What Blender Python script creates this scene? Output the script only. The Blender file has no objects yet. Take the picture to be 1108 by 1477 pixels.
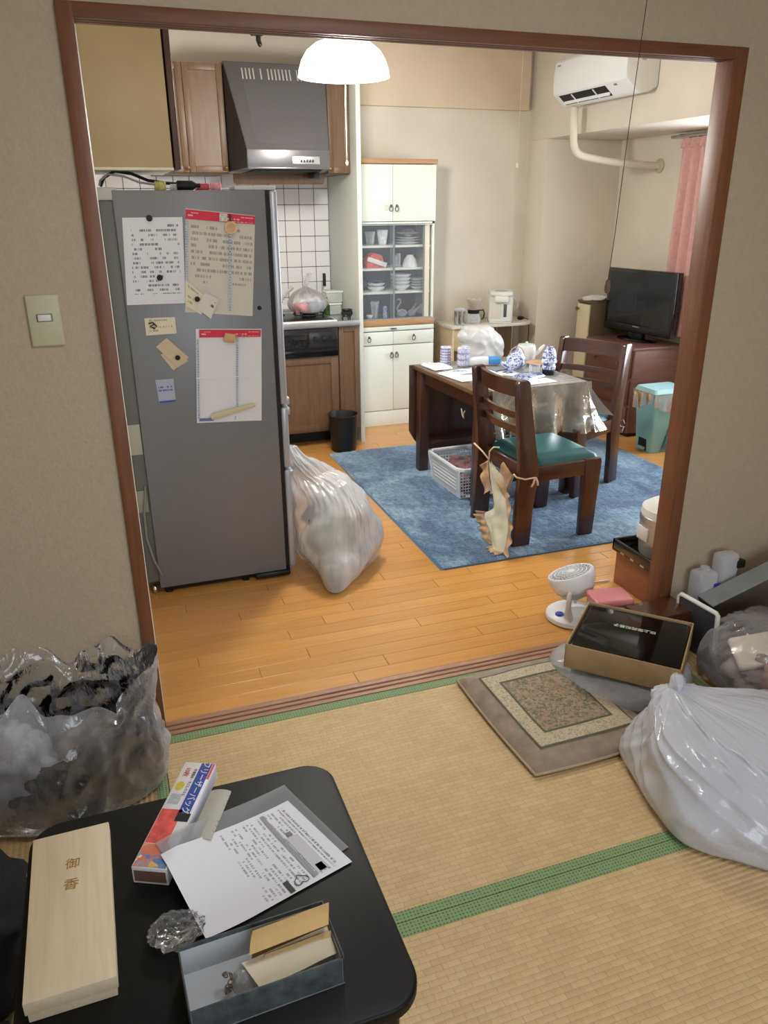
import bpy, bmesh, math, random
from math import sin, cos, pi, radians as R
from mathutils import Vector as V, Matrix, noise, Euler

SC = bpy.context.scene
COL = SC.collection
random.seed(7)

# ------------------------------------------------------------------ camera
def srgb(r, g, b):
    f = lambda c: (c / 255) / 12.92 if c / 255 <= .04045 else ((c / 255 + .055) / 1.055) ** 2.4
    return (f(r), f(g), f(b), 1)

F_PX, YAW, PIT, ROL = 1126.25, .33568, .3762, -.00632
cam_d = bpy.data.cameras.new('camera')
cam = bpy.data.objects.new('camera', cam_d)
COL.objects.link(cam)
_f = V((sin(YAW) * cos(PIT), cos(YAW) * cos(PIT), -sin(PIT)))
_r = V((cos(YAW), -sin(YAW), 0))
_u = _r.cross(_f)
_r2 = _r * cos(ROL) + _u * sin(ROL)
_u2 = _u * cos(ROL) - _r * sin(ROL)
cam.matrix_world = Matrix(((_r2.x, _u2.x, -_f.x, -.0208), (_r2.y, _u2.y, -_f.y, -2.25457),
                           (_r2.z, _u2.z, -_f.z, 1.63781), (0, 0, 0, 1)))
cam_d.sensor_fit = 'VERTICAL'
cam_d.sensor_height = 36
cam_d.lens = 36 * F_PX / 1477
cam_d.clip_start = .02
SC.camera = cam

# ------------------------------------------------------------------ view, sky, daylight
SC.view_settings.view_transform = 'Standard'
SC.view_settings.look = 'None'
SC.view_settings.gamma = 1
SC.view_settings.use_curve_mapping = False
SC.view_settings.exposure = 0.0
world = bpy.data.worlds.new('overcast_sky')
SC.world = world
world.use_nodes = True
world.node_tree.nodes['Background'].inputs[0].default_value = (.80, .90, 1.0, 1)
world.node_tree.nodes['Background'].inputs[1].default_value = 2.0

def area_light(name, loc, aim, sx, sy, power, col):
    d = bpy.data.lights.new(name, 'AREA')
    d.shape = 'RECTANGLE'; d.size = sx; d.size_y = sy; d.energy = power; d.color = col
    o = bpy.data.objects.new(name, d); COL.objects.link(o)
    o.location = loc
    o.rotation_euler = (V(aim) - V(loc)).to_track_quat('-Z', 'Y').to_euler()
    return o
# daylight coming through the windows: the one behind the camera and the kitchen one beside the curtain
area_light('daylight_tatami_room', (.9, -4.30, 1.55), (.9, 0, .9), 2.4, 1.7, 38, (.88, .94, 1.0))
area_light('daylight_kitchen', (4.20, 1.45, 1.35), (0, 1.6, .8), 1.5, 1.4, 120, (.84, .92, 1.0))

# ------------------------------------------------------------------ materials
def new_mat(name):
    m = bpy.data.materials.new(name); m.use_nodes = True
    return m, m.node_tree, m.node_tree.nodes['Principled BSDF']

def nd(t, typ, **kw):
    n = t.nodes.new(typ)
    for k, v in kw.items():
        if k.startswith('i_'):
            n.inputs[int(k[2:]) if k[2:].isdigit() else k[2:]].default_value = v
        else:
            setattr(n, k, v)
    return n

def coord(t, scale=(1, 1, 1), rot=(0, 0, 0), out='Object'):
    c = nd(t, 'ShaderNodeTexCoord'); m = nd(t, 'ShaderNodeMapping')
    m.inputs['Scale'].default_value = scale; m.inputs['Rotation'].default_value = rot
    t.links.new(c.outputs[out], m.inputs[0]); return m.outputs[0]

def ramp(t, fac, stops):
    r = nd(t, 'ShaderNodeValToRGB'); e = r.color_ramp.elements
    while len(e) < len(stops): e.new(.5)
    for i, (p, c) in enumerate(stops): e[i].position = p; e[i].color = c
    t.links.new(fac, r.inputs[0]); return r.outputs[0]

def bump(t, b, h, strength=.3, dist=.002):
    n = nd(t, 'ShaderNodeBump'); n.inputs['Strength'].default_value = strength; n.inputs['Distance'].default_value = dist
    t.links.new(h, n.inputs['Height']); t.links.new(n.outputs[0], b.inputs['Normal']); return n

def mat(name, c, rough=.5, metal=0., var=0., vs=8., bs=0., bd=.002, bscale=120., coat=0., trans=0., ior=1.45, spec=.5, sheen=0.):
    m, t, b = new_mat(name)
    b.inputs['Base Color'].default_value = srgb(*c); b.inputs['Roughness'].default_value = rough
    b.inputs['Metallic'].default_value = metal; b.inputs['Coat Weight'].default_value = coat
    b.inputs['Transmission Weight'].default_value = trans; b.inputs['IOR'].default_value = ior
    b.inputs['Specular IOR Level'].default_value = spec; b.inputs['Sheen Weight'].default_value = sheen
    if var:
        n = nd(t, 'ShaderNodeTexNoise', i_Scale=vs, i_Detail=4.)
        t.links.new(coord(t), n.inputs['Vector'])
        lo = srgb(*[max(0, x * (1 - var)) for x in c]); hi = srgb(*[min(255, x * (1 + var)) for x in c])
        t.links.new(ramp(t, n.outputs[0], [(.3, lo), (.7, hi)]), b.inputs['Base Color'])
    if bs:
        n = nd(t, 'ShaderNodeTexNoise', i_Scale=bscale, i_Detail=3.)
        t.links.new(coord(t), n.inputs['Vector']); bump(t, b, n.outputs[0], bs, bd)
    return m

def wood(name, c1, c2, rough=.45, scale=(3, 40, 40), coat=0., per_obj=0.):
    """grain runs along the axis with the small scale"""
    m, t, b = new_mat(name)
    b.inputs['Roughness'].default_value = rough; b.inputs['Coat Weight'].default_value = coat
    b.inputs['Coat Roughness'].default_value = .15
    n = nd(t, 'ShaderNodeTexNoise', i_Scale=1., i_Detail=6., i_Roughness=.6, i_Distortion=.6)
    t.links.new(coord(t, scale), n.inputs['Vector'])
    c = ramp(t, n.outputs[0], [(.3, srgb(*c1)), (.7, srgb(*c2))])
    if per_obj:
        oi = nd(t, 'ShaderNodeObjectInfo'); hs = nd(t, 'ShaderNodeHueSaturation')
        mr = nd(t, 'ShaderNodeMapRange'); mr.inputs['To Min'].default_value = 1 - per_obj; mr.inputs['To Max'].default_value = 1 + per_obj
        t.links.new(oi.outputs['Random'], mr.inputs[0]); t.links.new(mr.outputs[0], hs.inputs['Value'])
        t.links.new(c, hs.inputs['Color']); c = hs.outputs[0]
    t.links.new(c, b.inputs['Base Color'])
    bump(t, b, n.outputs[0], .12, .001)
    return m

def plastic_film(name, tint, base, edge, rough=.18, crease=22., stretch=(1, 1, 1), bs=.6, seed=0., milky=.0, tr=.25, bd=.02, gloss=1.42):
    """thin polythene: part see-through, part milky, crinkled"""
    m, t, b = new_mat(name)
    b.inputs['Base Color'].default_value = srgb(*tint); b.inputs['Roughness'].default_value = rough
    b.inputs['Specular IOR Level'].default_value = .7
    co = coord(t, stretch)
    n1 = nd(t, 'ShaderNodeTexNoise', i_Scale=crease, i_Detail=5., i_Roughness=.55, i_Distortion=1.2)
    n1.noise_dimensions = '4D'; n1.inputs['W'].default_value = seed
    n2 = nd(t, 'ShaderNodeTexVoronoi', i_Scale=crease * .55); n2.feature = 'DISTANCE_TO_EDGE'
    nw = nd(t, 'ShaderNodeTexNoise', i_Scale=crease * .4, i_Detail=2.)
    t.links.new(co, nw.inputs['Vector']); ad = nd(t, 'ShaderNodeVectorMath', operation='MULTIPLY_ADD')
    ad.inputs[1].default_value = (.25,) * 3
    t.links.new(nw.outputs['Color'], ad.inputs[0]); t.links.new(co, ad.inputs[2])
    t.links.new(ad.outputs[0], n2.inputs['Vector']); t.links.new(co, n1.inputs['Vector'])
    mx = nd(t, 'ShaderNodeMath', operation='MULTIPLY_ADD'); mx.inputs[1].default_value = 1.2
    t.links.new(n2.outputs['Distance'], mx.inputs[0]); t.links.new(n1.outputs[0], mx.inputs[2])
    bn = bump(t, b, mx.outputs[0], bs, bd)
    tl = nd(t, 'ShaderNodeBsdfTranslucent'); tl.inputs[0].default_value = srgb(*tint)
    m1 = nd(t, 'ShaderNodeMixShader'); m1.inputs[0].default_value = tr
    t.links.new(b.outputs[0], m1.inputs[1]); t.links.new(tl.outputs[0], m1.inputs[2])
    tp = nd(t, 'ShaderNodeBsdfTransparent'); tp.inputs[0].default_value = (.96, .97, .98, 1)
    lw = nd(t, 'ShaderNodeLayerWeight', i_Blend=.35); t.links.new(bn.outputs[0], lw.inputs['Normal'])
    mr = nd(t, 'ShaderNodeMapRange'); mr.inputs['To Min'].default_value = base; mr.inputs['To Max'].default_value = edge
    t.links.new(lw.outputs['Facing'], mr.inputs[0])
    n3 = nd(t, 'ShaderNodeTexNoise', i_Scale=crease * .35, i_Detail=3.); t.links.new(co, n3.inputs['Vector'])
    mk = nd(t, 'ShaderNodeMapRange', i_1=.45, i_2=.7, i_3=0., i_4=milky); t.links.new(n3.outputs[0], mk.inputs[0])
    sm = nd(t, 'ShaderNodeMath', operation='ADD', use_clamp=True); t.links.new(mr.outputs[0], sm.inputs[0]); t.links.new(mk.outputs[0], sm.inputs[1])
    m2 = nd(t, 'ShaderNodeMixShader'); t.links.new(sm.outputs[0], m2.inputs[0])
    b.inputs['Specular IOR Level'].default_value = .0
    t.links.new(tp.outputs[0], m2.inputs[1]); t.links.new(m1.outputs[0], m2.inputs[2])
    gl = nd(t, 'ShaderNodeBsdfGlossy'); gl.inputs['Roughness'].default_value = rough; t.links.new(bn.outputs[0], gl.inputs['Normal'])
    fr = nd(t, 'ShaderNodeFresnel', i_0=gloss); t.links.new(bn.outputs[0], fr.inputs['Normal'])
    m3 = nd(t, 'ShaderNodeMixShader'); t.links.new(fr.outputs[0], m3.inputs[0])
    t.links.new(m2.outputs[0], m3.inputs[1]); t.links.new(gl.outputs[0], m3.inputs[2])
    t.links.new(m3.outputs[0], t.nodes['Material Output'].inputs['Surface'])
    return m

def clear_glass(name, fac=.12, tint=(235, 240, 240), rough=.05, tcol=(1, 1, 1, 1)):
    m, t, b = new_mat(name)
    b.inputs['Base Color'].default_value = srgb(*tint); b.inputs['Roughness'].default_value = rough
    tp = nd(t, 'ShaderNodeBsdfTransparent'); tp.inputs[0].default_value = tcol
    lw = nd(t, 'ShaderNodeLayerWeight', i_Blend=.5)
    mr = nd(t, 'ShaderNodeMapRange'); mr.inputs['To Min'].default_value = fac; mr.inputs['To Max'].default_value = min(1, fac + .55)
    t.links.new(lw.outputs['Facing'], mr.inputs[0])
    m2 = nd(t, 'ShaderNodeMixShader'); t.links.new(mr.outputs[0], m2.inputs[0])
    t.links.new(tp.outputs[0], m2.inputs[1]); t.links.new(b.outputs[0], m2.inputs[2])
    t.links.new(m2.outputs[0], t.nodes['Material Output'].inputs['Surface'])
    return m

def print_mat(name, paper, ink, rows, words, thr, margins=(.08, .92, .08, .92), rough=.6, ink_mix=.85, seed=0.):
    """illegible lines of printing laid out on the sheet's own UV"""
    m, t, b = new_mat(name); b.inputs['Roughness'].default_value = rough
    uv = nd(t, 'ShaderNodeTexCoord').outputs['UV']
    s = nd(t, 'ShaderNodeSeparateXYZ'); t.links.new(uv, s.inputs[0])
    def ma(op, a, bb, clamp=False):
        n = nd(t, 'ShaderNodeMath', operation=op, use_clamp=clamp)
        for i, x in enumerate((a, bb)):
            if isinstance(x, (int, float)): n.inputs[i].default_value = x
            else: t.links.new(x, n.inputs[i])
        return n.outputs[0]
    u, v = s.outputs[0], s.outputs[1]
    vr = ma('MULTIPLY', v, rows); fr = ma('FRACT', vr, 0); fl = ma('FLOOR', vr, 0)
    row = ma('LESS_THAN', fr, .5)
    cx = nd(t, 'ShaderNodeCombineXYZ'); t.links.new(ma('MULTIPLY', u, words), cx.inputs[0]); t.links.new(ma('MULTIPLY', fl, 7.31), cx.inputs[1])
    cx.inputs[2].default_value = seed
    n = nd(t, 'ShaderNodeTexNoise', i_Scale=1., i_Detail=2.); t.links.new(cx.outputs[0], n.inputs['Vector'])
    cy = nd(t, 'ShaderNodeCombineXYZ'); t.links.new(ma('MULTIPLY', u, words * .12), cy.inputs[0]); t.links.new(ma('MULTIPLY', fl, 3.7), cy.inputs[1])
    cy.inputs[2].default_value = seed + 5
    n2 = nd(t, 'ShaderNodeTexNoise', i_Scale=1., i_Detail=0.); t.links.new(cy.outputs[0], n2.inputs['Vector'])
    w = ma('MULTIPLY', ma('GREATER_THAN', n.outputs[0], .47), ma('GREATER_THAN', n2.outputs[0], thr))
    msk = ma('MULTIPLY', row, w)
    for sock, lo, hi in ((u, margins[0], margins[1]), (v, margins[2], margins[3])):
        msk = ma('MULTIPLY', msk, ma('MULTIPLY', ma('GREATER_THAN', sock, lo), ma('LESS_THAN', sock, hi)))
    msk = ma('MULTIPLY', msk, ink_mix)
    mx = nd(t, 'ShaderNodeMix', data_type='RGBA'); mx.inputs[6].default_value = srgb(*paper); mx.inputs[7].default_value = srgb(*ink)
    t.links.new(msk, mx.inputs[0]); t.links.new(mx.outputs[2], b.inputs['Base Color'])
    return m

# ------------------------------------------------------------------ mesh building
class MB:
    def __init__(s): s.v = []; s.f = []; s.uv = {}
    def add(s, vs, fs, uvs=None):
        o = len(s.v); s.v += [V(p) for p in vs]
        for k, f in enumerate(fs):
            s.f.append([i + o for i in f])
            if uvs: s.uv[len(s.f) - 1] = [uvs[i] for i in f]
        return s
    def bm(s, b, M=None):
        b.verts.index_update()
        vs = [(M @ v.co if M else v.co.copy()) for v in b.verts]
        s.add(vs, [[v.index for v in f.verts] for f in b.faces]); b.free(); return s
    def box(s, x0, y0, z0, x1, y1, z1, bev=0., seg=2, M=None):
        b = bmesh.new(); bmesh.ops.create_cube(b, size=1)
        for v in b.verts: v.co = V(((x0 + x1) / 2 + v.co.x * (x1 - x0), (y0 + y1) / 2 + v.co.y * (y1 - y0), (z0 + z1) / 2 + v.co.z * (z1 - z0)))
        if bev: bmesh.ops.bevel(b, geom=list(b.edges), offset=min(bev, .45 * min(abs(x1 - x0), abs(y1 - y0), abs(z1 - z0))), segments=seg, affect='EDGES', profile=.5)
        return s.bm(b, M)
    def prism(s, pts, h, axis='z', base=0., bev=0., M=None, seg=2):
        """extrude a polygon; pts lie in the plane normal to axis"""
        b = bmesh.new()
        def to(p, k):
            return {'z': V((p[0], p[1], k)), 'y': V((p[0], k, p[1])), 'x': V((k, p[0], p[1]))}[axis]
        A = [b.verts.new(to(p, base)) for p in pts]; B = [b.verts.new(to(p, base + h)) for p in pts]
        n = len(pts)
        b.faces.new(A[::-1]); b.faces.new(B)
        for i in range(n): b.faces.new((A[i], A[(i + 1) % n], B[(i + 1) % n], B[i]))
        bmesh.ops.recalc_face_normals(b, faces=list(b.faces))
        if bev: bmesh.ops.bevel(b, geom=list(b.edges), offset=bev, segments=seg, affect='EDGES', profile=.5)
        return s.bm(b, M)
    def lathe(s, prof, n=32, loc=(0, 0, 0), cap0=True, cap1=True, M=None, sx=1., sy=1.):
        vs = []; fs = []; m = len(prof)
        for r, z in prof:
            for k in range(n):
                a = 2 * pi * k / n; vs.append(V((loc[0] + r * cos(a) * sx, loc[1] + r * sin(a) * sy, loc[2] + z)))
        for i in range(m - 1):
            for k in range(n): fs.append([i * n + k, i * n + (k + 1) % n, (i + 1) * n + (k + 1) % n, (i + 1) * n + k])
        if cap0: fs.append([k for k in range(n)][::-1])
        if cap1: fs.append([(m - 1) * n + k for k in range(n)])
        if M: vs = [M @ v for v in vs]
        return s.add(vs, fs)
    def tube(s, path, r, n=10, cap=True, closed=False, flat=1.):
        P = [V(p) for p in path]; m = len(P); vs = []; fs = []
        rr = r if isinstance(r, (list, tuple)) else [r] * m
        up = None
        for i, p in enumerate(P):
            d = (P[(i + 1) % m] - P[i - 1]) if closed else (P[min(i + 1, m - 1)] - P[max(i - 1, 0)])
            d.normalize()
            if up is None:
                up = V((0, 0, 1)) if abs(d.z) < .9 else V((1, 0, 0))
            a = d.cross(up)
            if a.length < 1e-4: a = d.cross(V((0, 1, 0)))
            a.normalize(); b = a.cross(d); up = b
            for k in range(n):
                t = 2 * pi * k / n; vs.append(p + a * rr[i] * cos(t) + b * rr[i] * flat * sin(t))
        for i in range(m if closed else m - 1):
            j = (i + 1) % m
            for k in range(n): fs.append([i * n + k, i * n + (k + 1) % n, j * n + (k + 1) % n, j * n + k])
        if cap and not closed: fs += [[k for k in range(n)][::-1], [(m - 1) * n + k for k in range(n)]]
        return s.add(vs, fs)
    def grid(s, fn, nu, nv, cu=False, flip=False):
        """fn(u, v) -> point, u and v in 0..1; cu closes it in u"""
        vs = []; uv = []; fs = []; N = nu if cu else nu + 1
        for j in range(nv + 1):
            for i in range(N): vs.append(V(fn(i / nu, j / nv))); uv.append((i / nu, j / nv))
        for j in range(nv):
            for i in range(nu):
                f = [j * N + i, j * N + (i + 1) % N, (j + 1) * N + (i + 1) % N, (j + 1) * N + i]
                fs.append(f[::-1] if flip else f)
        return s.add(vs, fs, uv)
    def slab(s, fn, nu, nv, th):
        """a sheet with thickness: fn gives the top, th the depth below it"""
        o = len(s.v); s.grid(fn, nu, nv)
        n = len(s.v) - o; vs = [p - V((0, 0, th)) for p in s.v[o:]]
        fs = []; N = nu + 1
        for j in range(nv):
            for i in range(nu): fs.append([(j + 1) * N + i, (j + 1) * N + i + 1, j * N + i + 1, j * N + i])
        s.add(vs, fs)
        ring = [i for i in range(N)] + [j * N + nu for j in range(1, nv + 1)] + [nv * N + i for i in range(nu - 1, -1, -1)] + [j * N for j in range(nv - 1, 0, -1)]
        for k in range(len(ring)):
            a, b = ring[k] + o, ring[(k + 1) % len(ring)] + o
            s.f.append([b, a, a + n, b + n])
        return s
    def sphere(s, c, r, nu=20, nv=12, sc=(1, 1, 1), fn=None):
        vs = [V((0, 0, 1))]; fs = []
        for j in range(1, nv):
            for i in range(nu):
                a, p = 2 * pi * i / nu, pi * j / nv
                vs.append(V((sin(p) * cos(a), sin(p) * sin(a), cos(p))))
        vs.append(V((0, 0, -1))); L = len(vs) - 1
        for i in range(nu): fs.append([0, 1 + i, 1 + (i + 1) % nu]); fs.append([L, L - nu + (i + 1) % nu, L - nu + i])
        for j in range(nv - 2):
            for i in range(nu):
                a = 1 + j * nu; fs.append([a + i, a + nu + i, a + nu + (i + 1) % nu, a + (i + 1) % nu])
        out = []
        for d in vs:
            k = r * (fn(d) if fn else 1); out.append(V(c) + V((d.x * k * sc[0], d.y * k * sc[1], d.z * k * sc[2])))
        return s.add(out, fs)
    def xf(s, M):
        s.v = [M @ p for p in s.v]; return s

def T(loc=(0, 0, 0), rx=0, ry=0, rz=0, sc=1):
    return Matrix.Translation(loc) @ Euler((R(rx), R(ry), R(rz))).to_matrix().to_4x4() @ Matrix.Scale(sc, 4)

def mesh_of(name, mb, m, smooth=35.):
    me = bpy.data.meshes.new(name); me.from_pydata([tuple(p) for p in mb.v], [], mb.f)
    if mb.uv:
        ul = me.uv_layers.new(name='UVMap')
        for p in me.polygons:
            q = mb.uv.get(p.index)
            if q:
                for k, li in enumerate(p.loop_indices): ul.data[li].uv = q[k]
    ms = m if isinstance(m, (list, tuple)) else [m]
    for x in ms: me.materials.append(x)
    if smooth:
        me.polygons.foreach_set('use_smooth', [True] * len(me.polygons))
        if smooth < 180: me.set_sharp_from_angle(angle=R(smooth))
    me.update(); return me

def obj(name, mb, m, parent=None, smooth=35., label=None, kind=None):
    me = mesh_of(name, mb, m, smooth) if isinstance(mb, MB) else mb
    o = bpy.data.objects.new(name, me); COL.objects.link(o)
    if parent: o.parent = parent
    if label: o['label'] = label
    if kind: o['kind'] = kind
    return o

def thing(name, label, cat, loc=(0, 0, 0), rz=0., group=None, rx=0., ry=0.):
    o = bpy.data.objects.new(name, None); COL.objects.link(o); o.empty_display_size = .05
    o.location = loc; o.rotation_euler = (R(rx), R(ry), R(rz)); o['label'] = label; o['category'] = cat
    if group: o['group'] = group
    return o

def one(name, mb, m, label, cat, loc=(0, 0, 0), rz=0., group=None, smooth=35., rx=0., ry=0.):
    """a thing that is a single mesh"""
    o = obj(name, mb, m, None, smooth); o.location = loc; o.rotation_euler = (R(rx), R(ry), R(rz))
    o['label'] = label; o['category'] = cat
    if group: o['group'] = group
    return o

def dup(root, label, loc, rz=None, group=None, sc=None):
    r = root.copy(); COL.objects.link(r); r.location = loc
    if rz is not None: r.rotation_euler = (root.rotation_euler.x, root.rotation_euler.y, R(rz))
    r['label'] = label
    if group: r['group'] = group
    if sc: r.scale = sc
    for ch in list(root.children):
        c = ch.copy(); COL.objects.link(c); c.parent = r
        for g in list(ch.children):
            d = g.copy(); COL.objects.link(d); d.parent = c
    return r

def struct(name, mb, m, parent=None, smooth=35.):
    o = obj(name, mb, m, parent, smooth)
    if not parent: o['kind'] = 'structure'
    return o

def text_mb(s, size, depth=.0006, vertical=False, spacing=1.):
    """lettering as solid geometry, lying in XY, centred"""
    cu = bpy.data.curves.new('lettering', 'FONT'); cu.body = '\n'.join(s) if vertical else s
    cu.size = size; cu.align_x = 'CENTER'; cu.align_y = 'CENTER'; cu.extrude = depth / 2; cu.space_line = spacing; cu.resolution_u = 3
    o = bpy.data.objects.new('lettering', cu); COL.objects.link(o)
    dg = bpy.context.evaluated_depsgraph_get(); ev = o.evaluated_get(dg); me = ev.to_mesh()
    mb = MB(); mb.add([v.co.copy() for v in me.vertices], [list(p.vertices) for p in me.polygons])
    ev.to_mesh_clear(); bpy.data.objects.remove(o); bpy.data.curves.remove(cu)
    return mb

def cat4(p0, p1, p2, p3, t):
    return .5 * ((2 * p1) + (-p0 + p2) * t + (2 * p0 - 5 * p1 + 4 * p2 - p3) * t * t + (-p0 + 3 * p1 - 3 * p2 + p3) * t * t * t)

def loft(rings, nu=120, nv=60, fold=None, close_bottom=True, close_top=True):
    """rings: (z, cx, cy, [radii at equal angles]); smooth through all of them"""
    def ring_pt(rg, a):
        z, cx, cy, rad = rg; n = len(rad); x = a / (2 * pi) * n; i = int(math.floor(x)); t = x - i
        r = cat4(rad[(i - 1) % n], rad[i % n], rad[(i + 1) % n], rad[(i + 2) % n], t)
        return V((cx + r * cos(a), cy + r * sin(a), z))
    m = len(rings); mb = MB()
    def fn(u, v):
        a = u * 2 * pi; x = v * (m - 1); i = min(int(x), m - 2); t = x - i
        g = [ring_pt(rings[min(max(k, 0), m - 1)], a) for k in (i - 1, i, i + 1, i + 2)]
        p = V([cat4(g[0][k], g[1][k], g[2][k], g[3][k], t) for k in range(3)])
        if fold: p = fold(p, u, v)
        return p
    mb.grid(fn, nu, nv, cu=True)
    if close_bottom: mb.f.append([k for k in range(nu)][::-1])
    if close_top: mb.f.append([nv * nu + k for k in range(nu)])
    return mb

def ridged(p, s, seed=0.):
    return 1 - 2 * abs(noise.noise(V((p[0] * s + seed, p[1] * s - seed, p[2] * s + 2 * seed))))

def crease(p, s, seed=0.):
    """sharp facets like crumpled film: distance between the two nearest cells"""
    d, _ = noise.voronoi(V((p[0] * s + seed, p[1] * s + seed * .7, p[2] * s - seed)))
    return d[1] - d[0]
# ------------------------------------------------------------------ shared materials
M_wallT = mat('wallpaper_tatami_room', (188, 172, 148), .9, var=.02, vs=60, bs=.55, bd=.004, bscale=95)
M_wallK = mat('wallpaper_kitchen', (226, 218, 204), .85, var=.02, vs=3, bs=.2, bd=.002, bscale=120)
M_beamK = mat('painted_beam', (224, 207, 180), .8, var=.02, vs=3)
M_ceil = mat('ceiling_board', (222, 214, 200), .9)
M_frame = wood('brown_door_frame', (108, 66, 42), (132, 84, 54), .45, (60, 60, 4))
M_header = wood('brown_door_header', (104, 64, 42), (128, 82, 54), .45, (4, 60, 60))
M_sill = wood('worn_threshold_wood', (158, 116, 92), (192, 152, 126), .5, (4, 60, 60))
M_plank = wood('honey_floor_board', (200, 140, 70), (215, 159, 88), .26, (3, 45, 45), coat=.25, per_obj=.07)
M_gap = mat('dark_floor_gap', (96, 58, 26), .8)
M_white = mat('white_laminate', (232, 234, 226), .4)
M_greywhite = mat('grey_white_laminate', (206, 210, 202), .45)
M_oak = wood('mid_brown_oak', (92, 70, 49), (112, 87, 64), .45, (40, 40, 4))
M_oakd = wood('dark_brown_oak', (84, 64, 46), (102, 80, 58), .45, (40, 40, 4))  # slightly darker oak for the cupboard bodies and drip board
M_tile = mat('white_glazed_tile', (232, 230, 232), .18, coat=.3)
M_grout = mat('dark_grout', (72, 72, 76), .9)
M_black = mat('black_plastic', (20, 20, 22), .35)
M_blackm = mat('matt_black', (16, 16, 18), .6)
M_chrome = mat('chrome', (205, 208, 210), .18, metal=1)
M_steel = mat('brushed_steel', (196, 200, 202), .32, metal=.9)
M_dark = wood('dark_brown_varnish', (54, 31, 24), (74, 44, 33), .3, (5, 45, 45), coat=.3)
M_darkv = wood('dark_brown_varnish_upright', (54, 31, 24), (74, 44, 33), .3, (45, 45, 5), coat=.3)
M_paper = mat('white_paper', (232, 232, 232), .7)
M_cream = mat('cream_plastic', (226, 220, 200), .45)
M_glass = clear_glass('window_glass', .06)

# tatami: woven rush
def tatami_mat(name, alongy=False):
    m, t, b = new_mat(name); b.inputs['Roughness'].default_value = .62
    co = coord(t, (1, 1, 1), (0, 0, pi / 2 if alongy else 0))
    br = nd(t, 'ShaderNodeTexBrick'); br.offset = .5
    br.inputs['Scale'].default_value = 1; br.inputs['Brick Width'].default_value = .046; br.inputs['Row Height'].default_value = .0158
    br.inputs['Mortar Size'].default_value = .0011; br.inputs['Mortar Smooth'].default_value = .9; br.inputs['Bias'].default_value = 0
    br.inputs['Color1'].default_value = srgb(218, 190, 140); br.inputs['Color2'].default_value = srgb(208, 178, 128)
    br.inputs['Mortar'].default_value = srgb(178, 148, 100)
    t.links.new(co, br.inputs['Vector'])
    n = nd(t, 'ShaderNodeTexNoise', i_Scale=1., i_Detail=3.); t.links.new(coord(t, (220, 14, 1) if not alongy else (14, 220, 1)), n.inputs['Vector'])
    n2 = nd(t, 'ShaderNodeTexNoise', i_Scale=3., i_Detail=3.); t.links.new(coord(t), n2.inputs['Vector'])
    mx = nd(t, 'ShaderNodeMix', data_type='RGBA', blend_type='MULTIPLY'); mx.inputs[0].default_value = .55
    t.links.new(br.outputs[0], mx.inputs[6]); t.links.new(ramp(t, n.outputs[0], [(.25, (.8, .8, .8, 1)), (.6, (1, 1, 1, 1))]), mx.inputs[7])
    mx2 = nd(t, 'ShaderNodeMix', data_type='RGBA', blend_type='MULTIPLY'); mx2.inputs[0].default_value = .5
    t.links.new(mx.outputs[2], mx2.inputs[6]); t.links.new(ramp(t, n2.outputs[0], [(.3, (.82, .8, .76, 1)), (.65, (1, 1, 1, 1))]), mx2.inputs[7])
    t.links.new(mx2.outputs[2], b.inputs['Base Color'])
    w = nd(t, 'ShaderNodeTexWave', bands_direction='Y' if not alongy else 'X', i_Scale=2 * pi / .0158 / 20, i_Distortion=0.)
    t.links.new(coord(t), w.inputs['Vector']); bump(t, b, w.outputs['Fac'], .5, .003)
    return m
M_tat = tatami_mat('woven_rush'); M_tatY = tatami_mat('woven_rush_lengthwise', True)

def heri_mat():
    m, t, b = new_mat('green_brocade_edging'); b.inputs['Roughness'].default_value = .7
    ck = nd(t, 'ShaderNodeTexVoronoi', i_Scale=105.); ck.distance = 'MANHATTAN'; ck.inputs['Randomness'].default_value = .12
    t.links.new(coord(t, (1, 1, 1), (0, 0, 0)), ck.inputs['Vector'])
    t.links.new(ramp(t, ck.outputs['Distance'], [(.25, srgb(72, 98, 62)), (.5, srgb(132, 156, 110))]), b.inputs['Base Color'])
    return m
M_heri = heri_mat()

# ------------------------------------------------------------------ the setting
# kitchen floor: boards laid along x
KX0, KX1, KY1, KZ, KR = -.05, 4.0, 3.8, 2.75, 4.0
fl = struct('floor', MB().box(KX0 - .1, .08, -.06, KR + .1, KY1 + .1, -.005), M_gap)
bw = .0762; y = .081; row = 0; pl_cache = {}
while y < KY1:
    w = min(bw, KY1 - y) - .0011
    x = KX0 + (-.11, -.62, -.33, -.8, -.47, -.22)[row % 6] * 1.5
    while x < KR:
        x1 = x + .909; a, c = max(x, KX0), min(x1, KR)
        if c - a > .02:
            key = (round(c - a, 4), round(w, 4))
            if key not in pl_cache:
                pl_cache[key] = mesh_of('plank', MB().box(0, 0, -.006, key[0] - .0014, key[1], 0, .0008, 1), M_plank, 0)
            p = obj('plank', pl_cache[key], None, fl); p.location = (a, y, 0)
        x = x1
    y += bw; row += 1

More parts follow.
